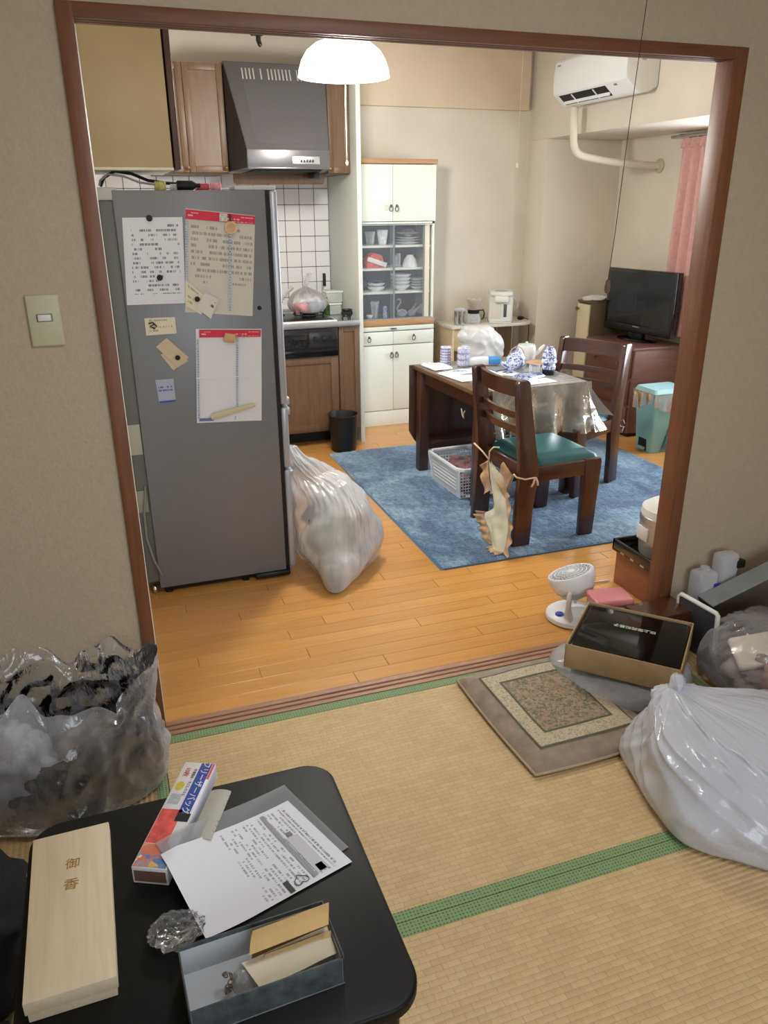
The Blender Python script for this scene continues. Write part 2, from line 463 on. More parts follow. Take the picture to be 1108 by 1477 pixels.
# tatami room floor: underlay and mats
struct('floor', MB().box(-1.6, -3.95, -.10, 2.75, 0, -.042), M_gap)
def tatami(label, x0, y0, x1, y1, alongy, edges):
    t = thing('tatami_mat', label, 'tatami mat', ((x0 + x1) / 2, (y0 + y1) / 2, 0), group='tatami mats of the room')
    w, d = (x1 - x0) / 2 - .0008, (y1 - y0) / 2 - .0008
    obj('woven_surface', MB().box(-w, -d, -.041, w, d, -.0005, .002, 1), M_tatY if alongy else M_tat, t)
    for e in edges:
        g = .031
        r = {'s': (-w, -d, w, -d + g), 'n': (-w, d - .040, w, d), 'w': (-w, -d, -w + g, d), 'e': (w - .034, -d, w, d)}[e]
        obj('cloth_edging', MB().box(r[0], r[1], -.02, r[2], r[3], .0012, .001, 1), M_heri, t)
    return t
tatami('tatami mat along the sliding door threshold, under the floor cushion', -.017, -.937, 1.85, -.004, False, 'ns')
tatami('tatami mat in front, running under the black table edge and white bag', -.017, -1.87, 1.85, -.937, False, 'ns')
tatami('tatami mat on the socket side, under the clear bag', -.93, -1.87, -.017, -.004, True, 'we')
tatami('tatami mat under the clear bag of clothes and grey carton', 1.85, -1.87, 2.75, -.004, True, 'we')

# walls of the tatami room
WT = .012
struct('wall_partition', MB().box(-1.6, WT, -.1, -.034, .095, 2.80).box(1.978, WT, -.1, 4.1, .095, 2.80).box(-.034, WT, 2.078, 1.978, .095, 2.80), M_wallT)
struct('wall_left', MB().box(-1.7, -3.95, -.1, -1.6, .1, 2.5), M_wallT)
struct('wall_right', MB().box(2.75, -3.95, -.1, 2.85, .012, 2.5), M_wallT)
wx0, wx1, wz0, wz1 = -.4, 2.3, .55, 2.25
struct('wall_back', MB().box(-1.7, -4.0, -.1, wx0, -3.9, 2.5).box(wx1, -4.0, -.1, 2.85, -3.9, 2.5).box(wx0, -4.0, -.1, wx1, -3.9, wz0).box(wx0, -4.0, wz1, wx1, -3.9, 2.5), M_wallT)
struct('ceiling', MB().box(-1.7, -4.0, 2.46, 2.85, .012, 2.52), M_ceil)
def window(name, horizontal, a0, a1, z0, z1, pos):
    """aluminium frame with two sliding panes; horizontal: runs along x at y = pos, else along y at x = pos"""
    def bx(mb, u0, d0, v0, u1, d1, v1):
        return mb.box(u0, pos + d0, v0, u1, pos + d1, v1, .003) if horizontal else mb.box(pos + d0, u0, v0, pos + d1, u1, v1, .003)
    f = MB(); bx(f, a0, -.04, z0, a1, .04, z0 + .04); bx(f, a0, -.04, z1 - .04, a1, .04, z1)
    bx(f, a0, -.04, z0, a0 + .04, .04, z1); bx(f, a1 - .04, -.04, z0, a1, .04, z1)
    w = struct(name, f, M_steel); c = (a0 + a1) / 2
    for k, (u0, u1, d) in enumerate(((a0 + .03, c + .03, -.02), (c - .03, a1 - .03, .01))):
        s = MB(); bx(s, u0, d, z0 + .03, u0 + .04, d + .02, z1 - .03); bx(s, u1 - .04, d, z0 + .03, u1, d + .02, z1 - .03)
        bx(s, u0, d, z0 + .03, u1, d + .02, z0 + .07); bx(s, u0, d, z1 - .07, u1, d + .02, z1 - .03)
        so = obj('sash', s, M_steel, w)
        g = MB(); bx(g, u0 + .03, d + .008, z0 + .06, u1 - .03, d + .012, z1 - .06); obj('pane', g, M_glass, so)
window('window_1', True, wx0, wx1, wz0, wz1, -3.95)

# sliding-door frame in the partition
dz = 2.05
fr = struct('door_1', MB().box(-.039, 0, -.03, 0, .08, 2.083, .002).box(1.929, 0, -.03, 1.981, .08, 2.083, .002), M_frame)
obj('header', MB().box(-.03, .0005, dz, 1.97, .022, 2.0835, .002).box(0, .032, dz, 1.929, .046, 2.08, .0015).box(0, .056, dz, 1.929, .0795, 2.08, .002).box(0, .02, dz + .012, 1.929, .06, 2.075), M_header, fr)
th = obj('threshold', MB().box(0, 0, -.04, 1.929, .08, -.006).box(0, .001, -.04, 1.929, .020, .0015, .0015).box(0, .030, -.04, 1.929, .045, .0015, .0015).box(0, .055, -.04, 1.929, .079, .0015, .0015), M_sill, fr)
struct('trim_1', MB().box(-.036, .08, 0, .003, .099, 2.09, .002), M_white)

# kitchen shell
ky0 = .095
struct('wall_left', MB().box(KX0 - .1, ky0, -.05, KX0, KY1 + .1, KZ), M_wallK)
wb = struct('wall_back', MB().box(KX0 - .1, KY1, -.05, KR + .2, KY1 + .1, KZ), M_wallK)
gr = obj('tile_backing', MB().box(KX0, 3.742, .7, 1.65, KY1, 1.90), M_grout, wb, 0)
tp = .1105; tm = None; k = 0
while 1.6495 - (k + 1) * tp > KX0:
    for j in range(9):
        if tm is None: tm = mesh_of('tile', MB().box(0, 0, 0, tp - .0042, .006, .109 - .0042, .0012, 1), M_tile, 0)
        o = obj('tile', tm, None, wb); o.location = (1.6495 - (k + 1) * tp + .002, 3.7375, .873 + .109 * j)
    k += 1
wy0, wy1, kz0, kz1 = .75, 2.33, .72, 2.02
struct('wall_right', MB().box(KR, ky0, -.05, KR + .15, wy0, KZ).box(KR, wy1, -.05, KR + .15, KY1 + .1, KZ).box(KR, wy0, -.05, KR + .15, wy1, kz0).box(KR, wy0, kz1, KR + .15, wy1, KZ), M_wallK)
window('window_2', False, wy0, wy1, kz0, kz1, KR + .07)
struct('ceiling', MB().box(KX0 - .1, ky0, KZ, KR + .15, KY1 + .1, KZ + .06), M_ceil)
struct('beam_right', MB().box(3.33, ky0, 2.09, KR, KY1, KZ, .004), M_wallK)
struct('column_corner', MB().box(3.33, 3.52, 0, KR, KY1, 2.0905, .004), M_wallK)
struct('beam_back', MB().box(1.68, 3.752, 2.30, 3.285, KY1, KZ, .003), M_beamK)
struct('wall_divider', MB().box(1.65, 3.03, 0, 1.68, KY1, KZ, .002), M_greywhite)
struct('baseboard_back', MB().box(2.39, 3.785, 0, 3.33, KY1, .06, .002), M_oak)

# ------------------------------------------------------------------ wall switch and socket in the tatami room
M_plate = mat('yellowed_switch_plate', (196, 190, 158), .4)
M_key = mat('pale_switch_key', (226, 226, 216), .35)
sw = thing('light_switch', 'yellowed light switch plate on the wall beside the door frame', 'switch', (-.168, WT, 1.358))
obj('plate', MB().box(-.041, -.010, -.066, .041, 0, .066, .005, 3), M_plate, sw)
obj('bezel', MB().box(-.020, -.0115, -.002, .020, -.009, .018, .001), mat('grey_bezel', (128, 126, 116), .5), sw)
obj('rocker', MB().box(-.016, -.015, .000, .016, -.010, .016, .0015), M_key, sw)
ou = thing('wall_socket', 'double wall socket low on the wall behind the clear bag', 'socket', (-.157, WT, .275))
obj('plate', MB().box(-.041, -.009, -.066, .041, 0, .066, .005, 3), M_plate, ou)
obj('insert', MB().box(-.013, -.012, -.035, .013, -.008, .035, .001), M_key, ou)
for zz in (.018, -.018):
    for xx in (-.006, .006): obj('slot', MB().box(xx - .0012, -.0126, zz - .004, xx + .0012, -.0115, zz + .004), M_blackm, ou)

# pull cord of the tatami room's ceiling lamp
pc = thing('lamp_pull_cord', 'thin dark pull cord with a brown grip hanging in front of the air conditioner', 'pull cord', (1.462, -.15, 2.46))
obj('cord', MB().tube([(.036, 0, 0), (.018, 0, -.3), (.0, 0, -.62), (-.012, 0, -.9), (-.021, 0, -1.04)], .0011, 6), mat('dark_cord', (52, 40, 32), .7), pc)
obj('grip', MB().lathe([(.0015, .0), (.006, -.004), (.0085, -.02), (.0085, -.032), (.006, -.040), (.002, -.042)], 16, (-.0215, 0, -1.04)), mat('brown_grip', (104, 78, 54), .5), pc)
obj('ceiling_hook', MB().lathe([(.012, 0), (.012, -.006), (.003, -.012)], 12, (.036, 0, 0)), M_chrome, pc)

# round ceiling lamp of the tatami room (the dark pull cord belongs to it)
cl_ = thing('ceiling_lamp', 'round white ceiling lamp of the tatami room, above the pull cord', 'lamp', (.75, -1.35, 2.46))
obj('base', MB().lathe([(.20, 0), (.20, -.02), (.12, -.03)], 40), M_white, cl_)
m_, t_, b__ = new_mat('lit_lamp_cover'); b__.inputs['Emission Color'].default_value = (1, .97, .93, 1); b__.inputs['Emission Strength'].default_value = 2.0
obj('cover', MB().lathe([(.26, -.02), (.265, -.05), (.24, -.085), (.15, -.105), (.004, -.11)], 48), m_, cl_)
ld_ = bpy.data.lights.new('ceiling_lamp_tube', 'AREA'); ld_.shape = 'DISK'; ld_.size = .5; ld_.energy = 12.5; ld_.color = (.97, .98, 1.0)
lo_ = bpy.data.objects.new('ceiling_lamp_tube', ld_); COL.objects.link(lo_); lo_.location = (.75, -1.35, 2.34)
# ================================================================== KITCHEN: fitted units
def panel_door(mb_f, mb_p, x0, z0, x1, z1, y, fr=.045, th=.02, rec=.008):
    """frame-and-panel door facing -y whose front is at y"""
    mb_f.box(x0, y, z0, x0 + fr, y + th, z1, .003).box(x1 - fr, y, z0, x1, y + th, z1, .003)
    mb_f.box(x0 + fr, y, z0, x1 - fr, y + th, z0 + fr, .003).box(x0 + fr, y, z1 - fr, x1 - fr, y + th, z1, .003)
    mb_p.box(x0 + fr - .002, y + rec, z0 + fr - .002, x1 - fr + .002, y + th, z1 - fr + .002)

# hanging cupboard above the fridge, its cream end panel towards us
M_creamp = mat('cream_end_panel', (182, 164, 122), .5, var=.03, vs=4)
M_edge = wood('dark_door_edge', (66, 42, 28), (84, 56, 38), .45, (60, 60, 4))
t = thing('hanging_cupboard', 'cream sided cupboard hung above the grey fridge', 'cupboard', (.14, 1.34, 1.76))
obj('body', MB().box(-.188, -.26, .006, .160, .26, .84, .002), M_creamp, t)
obj('bottom_rail', MB().box(-.188, -.262, 0, .162, .26, .010, .002), M_cream, t)
obj('door', MB().box(.168, -.258, .004, .190, -.001, .84, .002).box(.168, .001, .004, .190, .258, .84, .002), M_edge, t)

# wall cupboards left and right of the hood
def wall_cup(label, x0, x1, doors):
    t = thing('wall_cupboard', label, 'cupboard', ((x0 + x1) / 2, 3.45, 1.82), group='brown wall cupboards')
    w = (x1 - x0) / 2
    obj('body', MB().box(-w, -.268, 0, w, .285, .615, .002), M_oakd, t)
    for d0, d1, kn in doors:
        a, b = MB(), MB(); panel_door(a, b, d0 - (x0 + x1) / 2, .006, d1 - (x0 + x1) / 2, .612, -.290, .038)
        d = obj('door', a, M_oak, t); obj('door_panel', b, M_oak, d)
        kx = kn - (x0 + x1) / 2
        obj('knob', MB().lathe([(.004, 0), (.006, .012), (.012, .018), (.012, .024), (.004, .028)], 16, M=T((kx, -.29, .032), 90)), mat('old_brass', (120, 88, 50), .4, metal=.7), d)
    return t
wall_cup('brown wall cupboard between the cream hanging cupboard and the range hood',   .40, .845, ((.405, .60, .59), (.602, .843, .826)))
wall_cup('narrow brown wall cupboard between the range hood and the white divider', 1.494, 1.648, ((1.496, 1.647, 1.510),))

# range hood
M_hood = mat('dark_grey_enamel', (92, 90, 92), .32, metal=.35, coat=.2)
M_hoodd = mat('hood_side_black', (34, 32, 34), .45)
t = thing('range_hood', 'dark grey sloping range hood above the stove', 'range hood', (1.105, 3.16, 1.842))
# front tapers a little towards the bottom
def hood_pt(u, k):        # u -1..1 across, k 0..1 from the lower edge of the slope to its top
    hw = .2555 + .064 * k
    return V((u * hw, -.282 + .270 * k, .112 + .488 * k))
t.location = (1.169, 3.16, 1.842); HB = .2555; HT = .3195
b = bmesh.new()
rows_ = [[(-HB, -.29, 0), (HB, -.29, 0)], [(-HB, -.29, .104), (HB, -.29, .104)], [(-HB, -.282, .112), (HB, -.282, .112)], [(-HT, -.012, .600), (HT, -.012, .600)], [(-HT, 0, .606), (HT, 0, .606)], [(-HT, .575, .606), (HT, .575, .606)], [(-HT, .575, -.01), (HT, .575, -.01)], [(-HT + .01, .0, -.01), (HT - .01, .0, -.01)]]
vv = [[b.verts.new(p) for p in r_] for r_ in rows_]
for i in range(8): b.faces.new((vv[i][0], vv[i][1], vv[(i + 1) % 8][1], vv[(i + 1) % 8][0]))
b.faces.new([r_[0] for r_ in vv][::-1]); b.faces.new([r_[1] for r_ in vv])
bmesh.ops.recalc_face_normals(b, faces=list(b.faces)); bmesh.ops.bevel(b, geom=list(b.edges), offset=.003, segments=2, affect='EDGES', profile=.5)
obj('body', MB().bm(b), M_hood, t)
for s in (-1, 1):
    q = [(s * HT, -.003, -.006), (s * HB, -.286, .004), (s * HB, -.286, .106), (s * HT, -.016, .598), (s * HT, -.003, .600)]
    mb = MB(); o_ = V((s * .0022, 0, 0)); mb.add([V(p) + o_ for p in q] + [V(p) - o_ for p in q], [[0, 1, 2, 3, 4], [9, 8, 7, 6, 5]] + [[i, 5 + i, 5 + (i + 1) % 5, (i + 1) % 5] for i in range(5)])
    obj('side_panel', mb, M_hoodd, t)
sl = math.atan2(.488, .270)
pl = MB(); q = [hood_pt(-.74, .06), hood_pt(.74, .06), hood_pt(.72, .76), hood_pt(-.72, .76)]; n_ = V((0, -sin(sl), cos(sl)))
pl.add([p + n_ * .002 for p in q] + [p - n_ * .003 for p in q], [[0, 1, 2, 3], [7, 6, 5, 4]] + [[i, 4 + i, 4 + (i + 1) % 4, (i + 1) % 4] for i in range(4)])
obj('front_plate', pl, M_hood, t, 0)
M_slot = mat('slot_metal', (176, 174, 168), .4, metal=.3); slot = None
for k in range(20):
    if k in (4, 6, 14): continue
    if slot is None: slot = mesh_of('vent_slot', MB().box(-.0042, -.036, -.001, .0042, .036, .0026, .001), M_slot)
    o = obj('vent_slot', slot, None, t); o.matrix_local = Matrix.Translation(hood_pt(-.68 + .073 * k, .87)) @ Euler((sl, 0, 0)).to_matrix().to_4x4()
obj('bottom_lip', MB().box(-HB - .002, -.294, -.004, HB + .002, -.27, .006, .001), M_hood, t)
cp = obj('control_strip', MB().box(.018, -.2945, .024, .190, -.288, .068, .002), M_steel, t)
for k in range(5): obj('push_button', MB().box(.066 + .018 * k, -.300, .034, .080 + .018 * k, -.294, .050, .001), M_black, cp)
obj('filter_grille', MB().box(-.21, -.25, -.014, .21, .2, -.002), M_blackm, t)
obj('pull_bracket', MB().box(.19, -.15, -.05, .225, .1, -.006, .004), M_blackm, t)
one('drip_board', MB().prism([(-.30, .062), (-.30, 0.01), (-.285, 0), (.285, 0), (.30, .018), (.30, .066)], .012, 'y', 0, .002), M_oakd,
    'brown wooden board with rounded corners under the range hood', 'board', (1.165, 3.145, 1.758))

# base unit: doors, worktop, built-in stove
t = thing('base_cabinet', 'brown kitchen base cabinet under the steel worktop', 'cabinet', (1.0, 3.4, 0))
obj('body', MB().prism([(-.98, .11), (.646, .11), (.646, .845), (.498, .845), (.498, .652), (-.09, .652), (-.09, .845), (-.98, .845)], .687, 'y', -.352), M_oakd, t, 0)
obj('kick_board', MB().box(-.98, -.20, 0, .646, -.18, .112), M_blackm, t)
for x0, x1, z1 in ((-.05, .488, .652), (.498, .645, .846), (-.62, -.06, .846)):
    a, b = MB(), MB(); panel_door(a, b, x0, .118, x1, z1, -.374, .052 if x1 - x0 > .3 else .034)
    d = obj('door', a, M_oak, t); obj('door_panel', b, M_oak, d)
one('worktop', MB().box(-.98, -.395, .848, .646, .338, .878, .006), M_steel, 'steel kitchen worktop carrying the stove', 'worktop', (1.0, 3.4, 0))
wt = bpy.data.objects['worktop']
obj('front_lip', MB().box(-.98, -.400, .852, .646, -.392, .890, .003, 3), M_steel, wt)
obj('upstand', MB().box(-.98, .322, .876, .646, .337, .90, .003), M_steel, wt)
t = thing('gas_stove', 'black built-in gas stove with white rimmed hob', 'stove', (1.22, 3.30, .654))
obj('front_panel', MB().box(-.30, -.287, .002, .268, -.20, .193, .004), M_black, t)
obj('lower_trim', MB().box(-.30, -.291, .002, .266, -.28, .050, .003), mat('glossy_black', (14, 15, 18), .15), t)
g = obj('grill_door', MB().box(-.295, -.292, .062, .045, -.28, .165, .004), mat('smoked_glass', (28, 30, 34), .12, coat=.5), t)
obj('grill_handle', MB().box(-.29, -.305, .150, .03, -.290, .166, .003), M_blackm, g)
k_ = obj('knob_panel', MB().box(.060, -.292, .062, .262, -.28, .168, .004), mat('dark_panel', (36, 37, 40), .25), t)
for xx in (.105, .165, .225):
    obj('knob', MB().lathe([(.017, 0), (.016, .014), (.006, .016)], 20, M=T((xx, -.292, .125), 90)), M_blackm, k_)
obj('hob_rim', MB().box(-.30, -.262, .225, .275, .20, .240, .008, 3), mat('white_enamel', (232, 232, 230), .2, coat=.5), t)
obj('hob_plate', MB().box(-.285, -.238, .238, .258, .185, .243, .004), M_black, t)
for cx in (-.16, .13):
    obj('burner', MB().lathe([(.05, 0), (.05, .018), (.03, .026), (.004, .026)], 24, (cx, -.04, .242)), M_blackm, t)
    pg = MB()
    for k in range(4):
        a = pi / 4 + k * pi / 2
        pg.tube([(cx + .03 * cos(a), -.04 + .03 * sin(a), .279), (cx + .11 * cos(a), -.04 + .11 * sin(a), .279), (cx + .115 * cos(a), -.04 + .115 * sin(a), .243)], .005, 8)
    pg.tube([(cx + .112 * cos(q * pi / 12), -.04 + .112 * sin(q * pi / 12), .262) for q in range(24)], .004, 6, closed=True)
    obj('pan_support', pg, M_blackm, t)

# ================================================================== FRIDGE
M_fr = mat('grey_fridge_side', (124, 126, 130), .35, metal=.15, bs=.04, bscale=300)
M_frb = mat('fridge_back_grey', (110, 112, 106), .5)
M_frd = mat('silver_fridge_door', (178, 182, 190), .3, metal=.4)
FX, FY = .352, 1.332
t = thing('refrigerator', 'grey three-door refrigerator covered in pinned sheets of paper', 'refrigerator', (FX, FY, 0))
obj('body', MB().box(-.288, -.29, .035, .288, .29, 1.690, .004), M_fr, t)
obj('back_casing', MB().box(-.338, -.272, .06, -.286, .272, 1.655, .004), M_frb, t)
obj('top_back_cover', MB().box(-.345, -.284, 1.655, -.270, .284, 1.700, .006), mat('pale_fridge_cap', (186, 188, 178), .5), t)
M_cap = mat('pale_fridge_cap_front', (192, 194, 190), .45)
obj('hinge_cover', MB().box(.17, -.286, 1.690, .332, -.15, 1.706, .004), M_cap, t)
obj('hinge_cover', MB().box(.17, .15, 1.690, .332, .286, 1.706, .004), M_cap, t)
obj('gasket', MB().box(.287, -.282, .05, .312, .282, 1.688), M_blackm, t)
for z0, z1 in ((.822, 1.690), (.534, .812), (.045, .524)):
    d = obj('door', MB().box(.306, -.29, z0, .336, .29, z1, .009, 3), M_frd, t)
    obj('grip', MB().box(.330, -.288, z1 - .035 if z1 < 1 else z0, .345, .288, z1 - .004 if z1 < 1 else z0 + .032, .004), M_frd, d)
obj('base_grille', MB().box(-.27, -.27, .012, .31, .27, .04, .003), M_blackm, t)
for xx in (-.25, .10, .26):
    obj('foot', MB().lathe([(.018, 0), (.018, .016), (.009, .018), (.009, .03)], 14, (xx, -.255, 0)), M_black, t)
    obj('foot', MB().lathe([(.018, 0), (.018, .016), (.009, .018), (.009, .03)], 14, (xx, .255, 0)), M_black, t)
obj('kick_cover', MB().box(.14, -.302, .012, .305, -.27, .035, .006), M_black, t)
obj('repair_tape', MB().box(-.341, -.275, .66, -.292, -.270, .79, .001), mat('label_tape', (186, 184, 168), .6), t)
obj('cable_bracket', MB().box(-.345, -.279, .40, -.296, -.268, .50, .003), mat('pale_tape', (158, 156, 142), .5), t)
obj('mains_cable', MB().tube([(-.300, -.282, .52), (-.305, -.290, .47), (-.318, -.286, .40), (-.320, -.284, .28), (-.300, -.288, .17), (-.278, -.296, .115), (-.275, -.29, .10)], .005, 8), mat('grey_cable', (140, 140, 130), .5), t)
obj('castor', MB().lathe([(.02, -.008), (.022, -.005), (.022, .005), (.02, .008)], 16, M=T((-.312, -.255, .022), 0, 90)), M_chrome, t)

SY = 1.042       # plane of the fridge side
M_magn = mat('black_magnet', (14, 14, 16), .6)
def sheet(name, label, cat, pts, m, y=0., bend=.004, group=None, nu=10, nv=14, seed=0.):
    """paper pinned flat on the fridge side; pts x,z of tl, tr, br, bl"""
    c = V((sum(p[0] for p in pts) / 4, SY - .0016 - y, sum(p[1] for p in pts) / 4))
    def fn(u, v):
        a = V(pts[3]).lerp(V(pts[2]), u); b = V(pts[0]).lerp(V(pts[1]), u); q = a.lerp(b, v)
        k = bend * (.5 + .5 * noise.noise(V((u * 2.5 + seed, v * 3 + seed, seed)))) * (.3 + .7 * min(1, 2.2 * abs(u - .5)))
        return V((q.x - c.x, -k, q.y - c.z))
    return one(name, MB().grid(fn, nu, nv), m, label, cat, c, group=group, smooth=180)
def strip(parent, x0, z0, x1, z1, m, name, d=.0055):
    """flat print on a sheet, in the sheet's own coordinates"""
    return obj(name, MB().grid(lambda u, v: V((x0 + (x1 - x0) * u, -d, z0 + (z1 - z0) * v)), 2, 2), m, parent, 0)
M_form = print_mat('typed_form', (222, 224, 230), (92, 94, 102), 19, 60, .50, (.12, .93, .12, .93), seed=1.)
M_cal1 = print_mat('handwritten_calendar', (206, 203, 192), (110, 108, 104), 17, 40, .42, (.08, .97, .30, .86), ink_mix=.6, seed=3.)
M_cal2 = print_mat('blank_calendar', (224, 226, 230), (160, 164, 190), 8, 60, .60, (.06, .6, .02, .12), ink_mix=.7, seed=9.)
M_red = print_mat('red_calendar_header', (206, 40, 66), (240, 200, 205), 3, 34, .5, (.03, .97, .1, .75), ink_mix=.8, seed=2.)
M_colb = print_mat('blue_date_column', (186, 200, 212), (92, 120, 170), 31, 3, .2, (.1, .9, 0, 1), seed=4.)
M_note = print_mat('yellowed_slip', (222, 214, 190), (90, 88, 84), 5, 20, .55, (.1, .9, .1, .9), ink_mix=.5, seed=6.)
sheet('printed_form', 'white form of typed and handwritten lines pinned by two black magnets', 'paper', [(.090, 1.594), (.312, 1.594), (.294, 1.272), (.069, 1.274)], M_form, bend=.006, group='papers on the fridge', seed=2.)
s = sheet('monthly_planner', 'crowded planner sheet with a red header held by a round wooden magnet', 'paper', [(.326, 1.626), (.595, 1.596), (.558, 1.208), (.288, 1.237)], M_cal1, bend=.004, group='papers on the fridge', seed=5.)
# the header and columns follow the sheet's slanted frame
def quad_on(parent, pts, m, name, d=.006):
    c = parent.location
    mb = MB(); mb.add([V((p[0] - c.x, -d, p[1] - c.z)) for p in pts], [[0, 1, 2, 3]], [(0, 0), (1, 0), (1, 1), (0, 1)])
    return obj(name, mb, m, parent, 0)
quad_on(s, [(.323, 1.588), (.591, 1.563), (.594, 1.594), (.327, 1.622)], M_red, 'red_header')
quad_on(s, [(.295, 1.30), (.303, 1.30), (.331, 1.584), (.323, 1.585)], M_colb, 'date_column')
quad_on(s, [(.462, 1.235), (.470, 1.234), (.497, 1.568), (.489, 1.569)], M_colb, 'date_column')
quad_on(s, [(.452, 1.578), (.483, 1.575), (.485, 1.604), (.455, 1.607)], mat('header_picture', (186, 190, 186), .6, var=.3, vs=160), 'header_picture', .0066)
s = sheet('blank_planner', 'mostly empty planner sheet with a red header and a fold across', 'paper', [(.323, 1.170), (.592, 1.155), (.567, .765), (.292, .779)], M_cal2, bend=.008, group='papers on the fridge', seed=8.)
quad_on(s, [(.334, 1.135), (.585, 1.123), (.588, 1.152), (.336, 1.166)], M_red, 'red_header', .0088)
quad_on(s, [(.463, .835), (.470, .835), (.492, 1.128), (.484, 1.128)], M_colb, 'date_column', .0088)
quad_on(s, [(.298, .80), (.306, .80), (.331, 1.13), (.323, 1.13)], M_colb, 'date_column', .0088)
quad_on(s, [(.302, .787), (.362, .784), (.363, .796), (.303, .799)], mat('blue_footer', (110, 112, 170), .6), 'blue_footer', .0088)
quad_on(s, [(.305, .968), (.578, .958), (.578, .9635), (.305, .9735)], M_paper, 'fold_ridge', .0100)
sheet('paper_slip', 'cream paper slip with a small clip on it beside the empty planner', 'paper slip', [(.128, 1.221), (.246, 1.220), (.247, 1.155), (.128, 1.153)], M_note, bend=.003, group='papers on the fridge', seed=3.)
one('paper_clip', MB().tube([(-.016, 0, .008), (0, -.002, .012), (.014, 0, -.004), (.004, -.002, -.013), (-.012, 0, -.002), (.006, -.002, .004)], .0028, 8), M_black, 'dark twisted clip holding the cream paper slip', 'clip', (.158, SY - .008, 1.192))
for k, pts in enumerate(([(.160, 1.107), (.205, 1.140), (.285, 1.057), (.237, 1.020)], [(.175, 1.075), (.235, 1.098), (.283, 1.042), (.218, 1.008)])):
    sheet('paper_slip', ('crooked beige slip on top of a pair held by one magnet', 'beige slip sticking out beneath its crooked pair mate')[k], 'paper slip', pts, mat('beige_slip', (204, 188, 158), .7) if k == 0 else bpy.data.materials['beige_slip'], y=.004 - .0036 * k, bend=.002, group='papers on the fridge')
M_vein = print_mat('white_slip_handwriting', (214, 212, 204), (30, 30, 34), 4, 9, .45, (.35, .9, .3, .8), seed=7.)
sheet('paper_slip', 'white slip with brush handwriting under the crowded planner', 'paper slip', [(.372, 1.312), (.423, 1.282), (.386, 1.206), (.332, 1.255)], M_vein, y=.010, bend=.002, group='papers on the fridge')
sheet('paper_slip', 'white slip tucked between the form and the crowded planner', 'paper slip', [(.300, 1.362), (.366, 1.302), (.350, 1.225), (.292, 1.262)], M_note, y=.0075, bend=.002, group='papers on the fridge')
s = sheet('fridge_sticker', 'small pale blue sticker low on the grey fridge side', 'sticker', [(.143, .973), (.215, .974), (.216, .878), (.149, .875)], mat('pale_blue_sticker', (170, 178, 196), .4), bend=0., group=None)
quad_on(s, [(.152, .925), (.207, .926), (.207, .952), (.152, .951)], print_mat('sticker_logo', (170, 178, 196), (46, 74, 160), 2, 7, .3, (0, 1, 0, 1), seed=3.), 'blue_marks', .0025)
quad_on(s, [(.150, .876), (.215, .879), (.215, .886), (.150, .884)], mat('sticker_blue', (60, 76, 150), .5), 'blue_band', .0025)
for k, (x, z, r, w) in enumerate(((.188, 1.591, .0115, 'at the top of the white form'), (.203, 1.374, .0115, 'low on the white form'), (.339, 1.287, .0105, 'on the white slip between the form and crowded planner'),
                                  (.589, 1.240, .0085, 'alone at the fridge door edge'), (.240, 1.060, .0100, 'on the pair of crooked beige slips'))):
    mg = one('magnet', MB().lathe([(r * .92, 0), (r, .0015), (r, .005), (r * .85, .007), (r * .3, .0074)], 24, M=T((0, 0, 0), 90)), M_magn, 'round black magnet ' + w, 'magnet', (x, SY - (.014 if k != 3 else .0002), z), group='round black fridge magnets')
t = thing('wooden_magnet', 'round wooden tag magnet with a dark loop on the crowded planner', 'magnet', (.494, SY - .010, 1.553))
M_lw = wood('light_wood', (190, 150, 98), (208, 172, 120), .5, (10, 60, 60))
obj('rim', MB().tube([(.021 * cos(a * pi / 14), -.006, .021 * sin(a * pi / 14)) for a in range(28)], .004, 8, closed=True), wood('pale_wood', (206, 178, 138), (220, 196, 160), .5, (10, 60, 60)), t)
obj('disc', MB().lathe([(.018, 0), (.018, .004)], 24, M=T((0, -.004, 0), 90)), M_lw, t)
obj('loop', MB().box(-.004, -.009, .020, .003, -.004, .050, .001), M_black, t)
one('wooden_magnet', MB().box(-.024, -.014, -.018, .022, 0, .018, .004, M=T((0, 0, 0), 0, 12)), M_lw, 'square tan wooden magnet on the empty planner header', 'magnet', (.456, SY - .011, 1.127))
one('wooden_spatula_magnet', MB().prism([(-.098, -.010), (-.090, -.016), (.095, -.008), (.099, 0), (.093, .009), (-.090, .012), (-.099, .004)], .006, 'y', -.006, .0015, M=T((0, 0, 0), 0, -11)), mat('cream_stick', (206, 196, 160), .55), 'cream stick lying slantwise across the foot of the empty planner', 'stick', (.447, SY - .0135, .822))

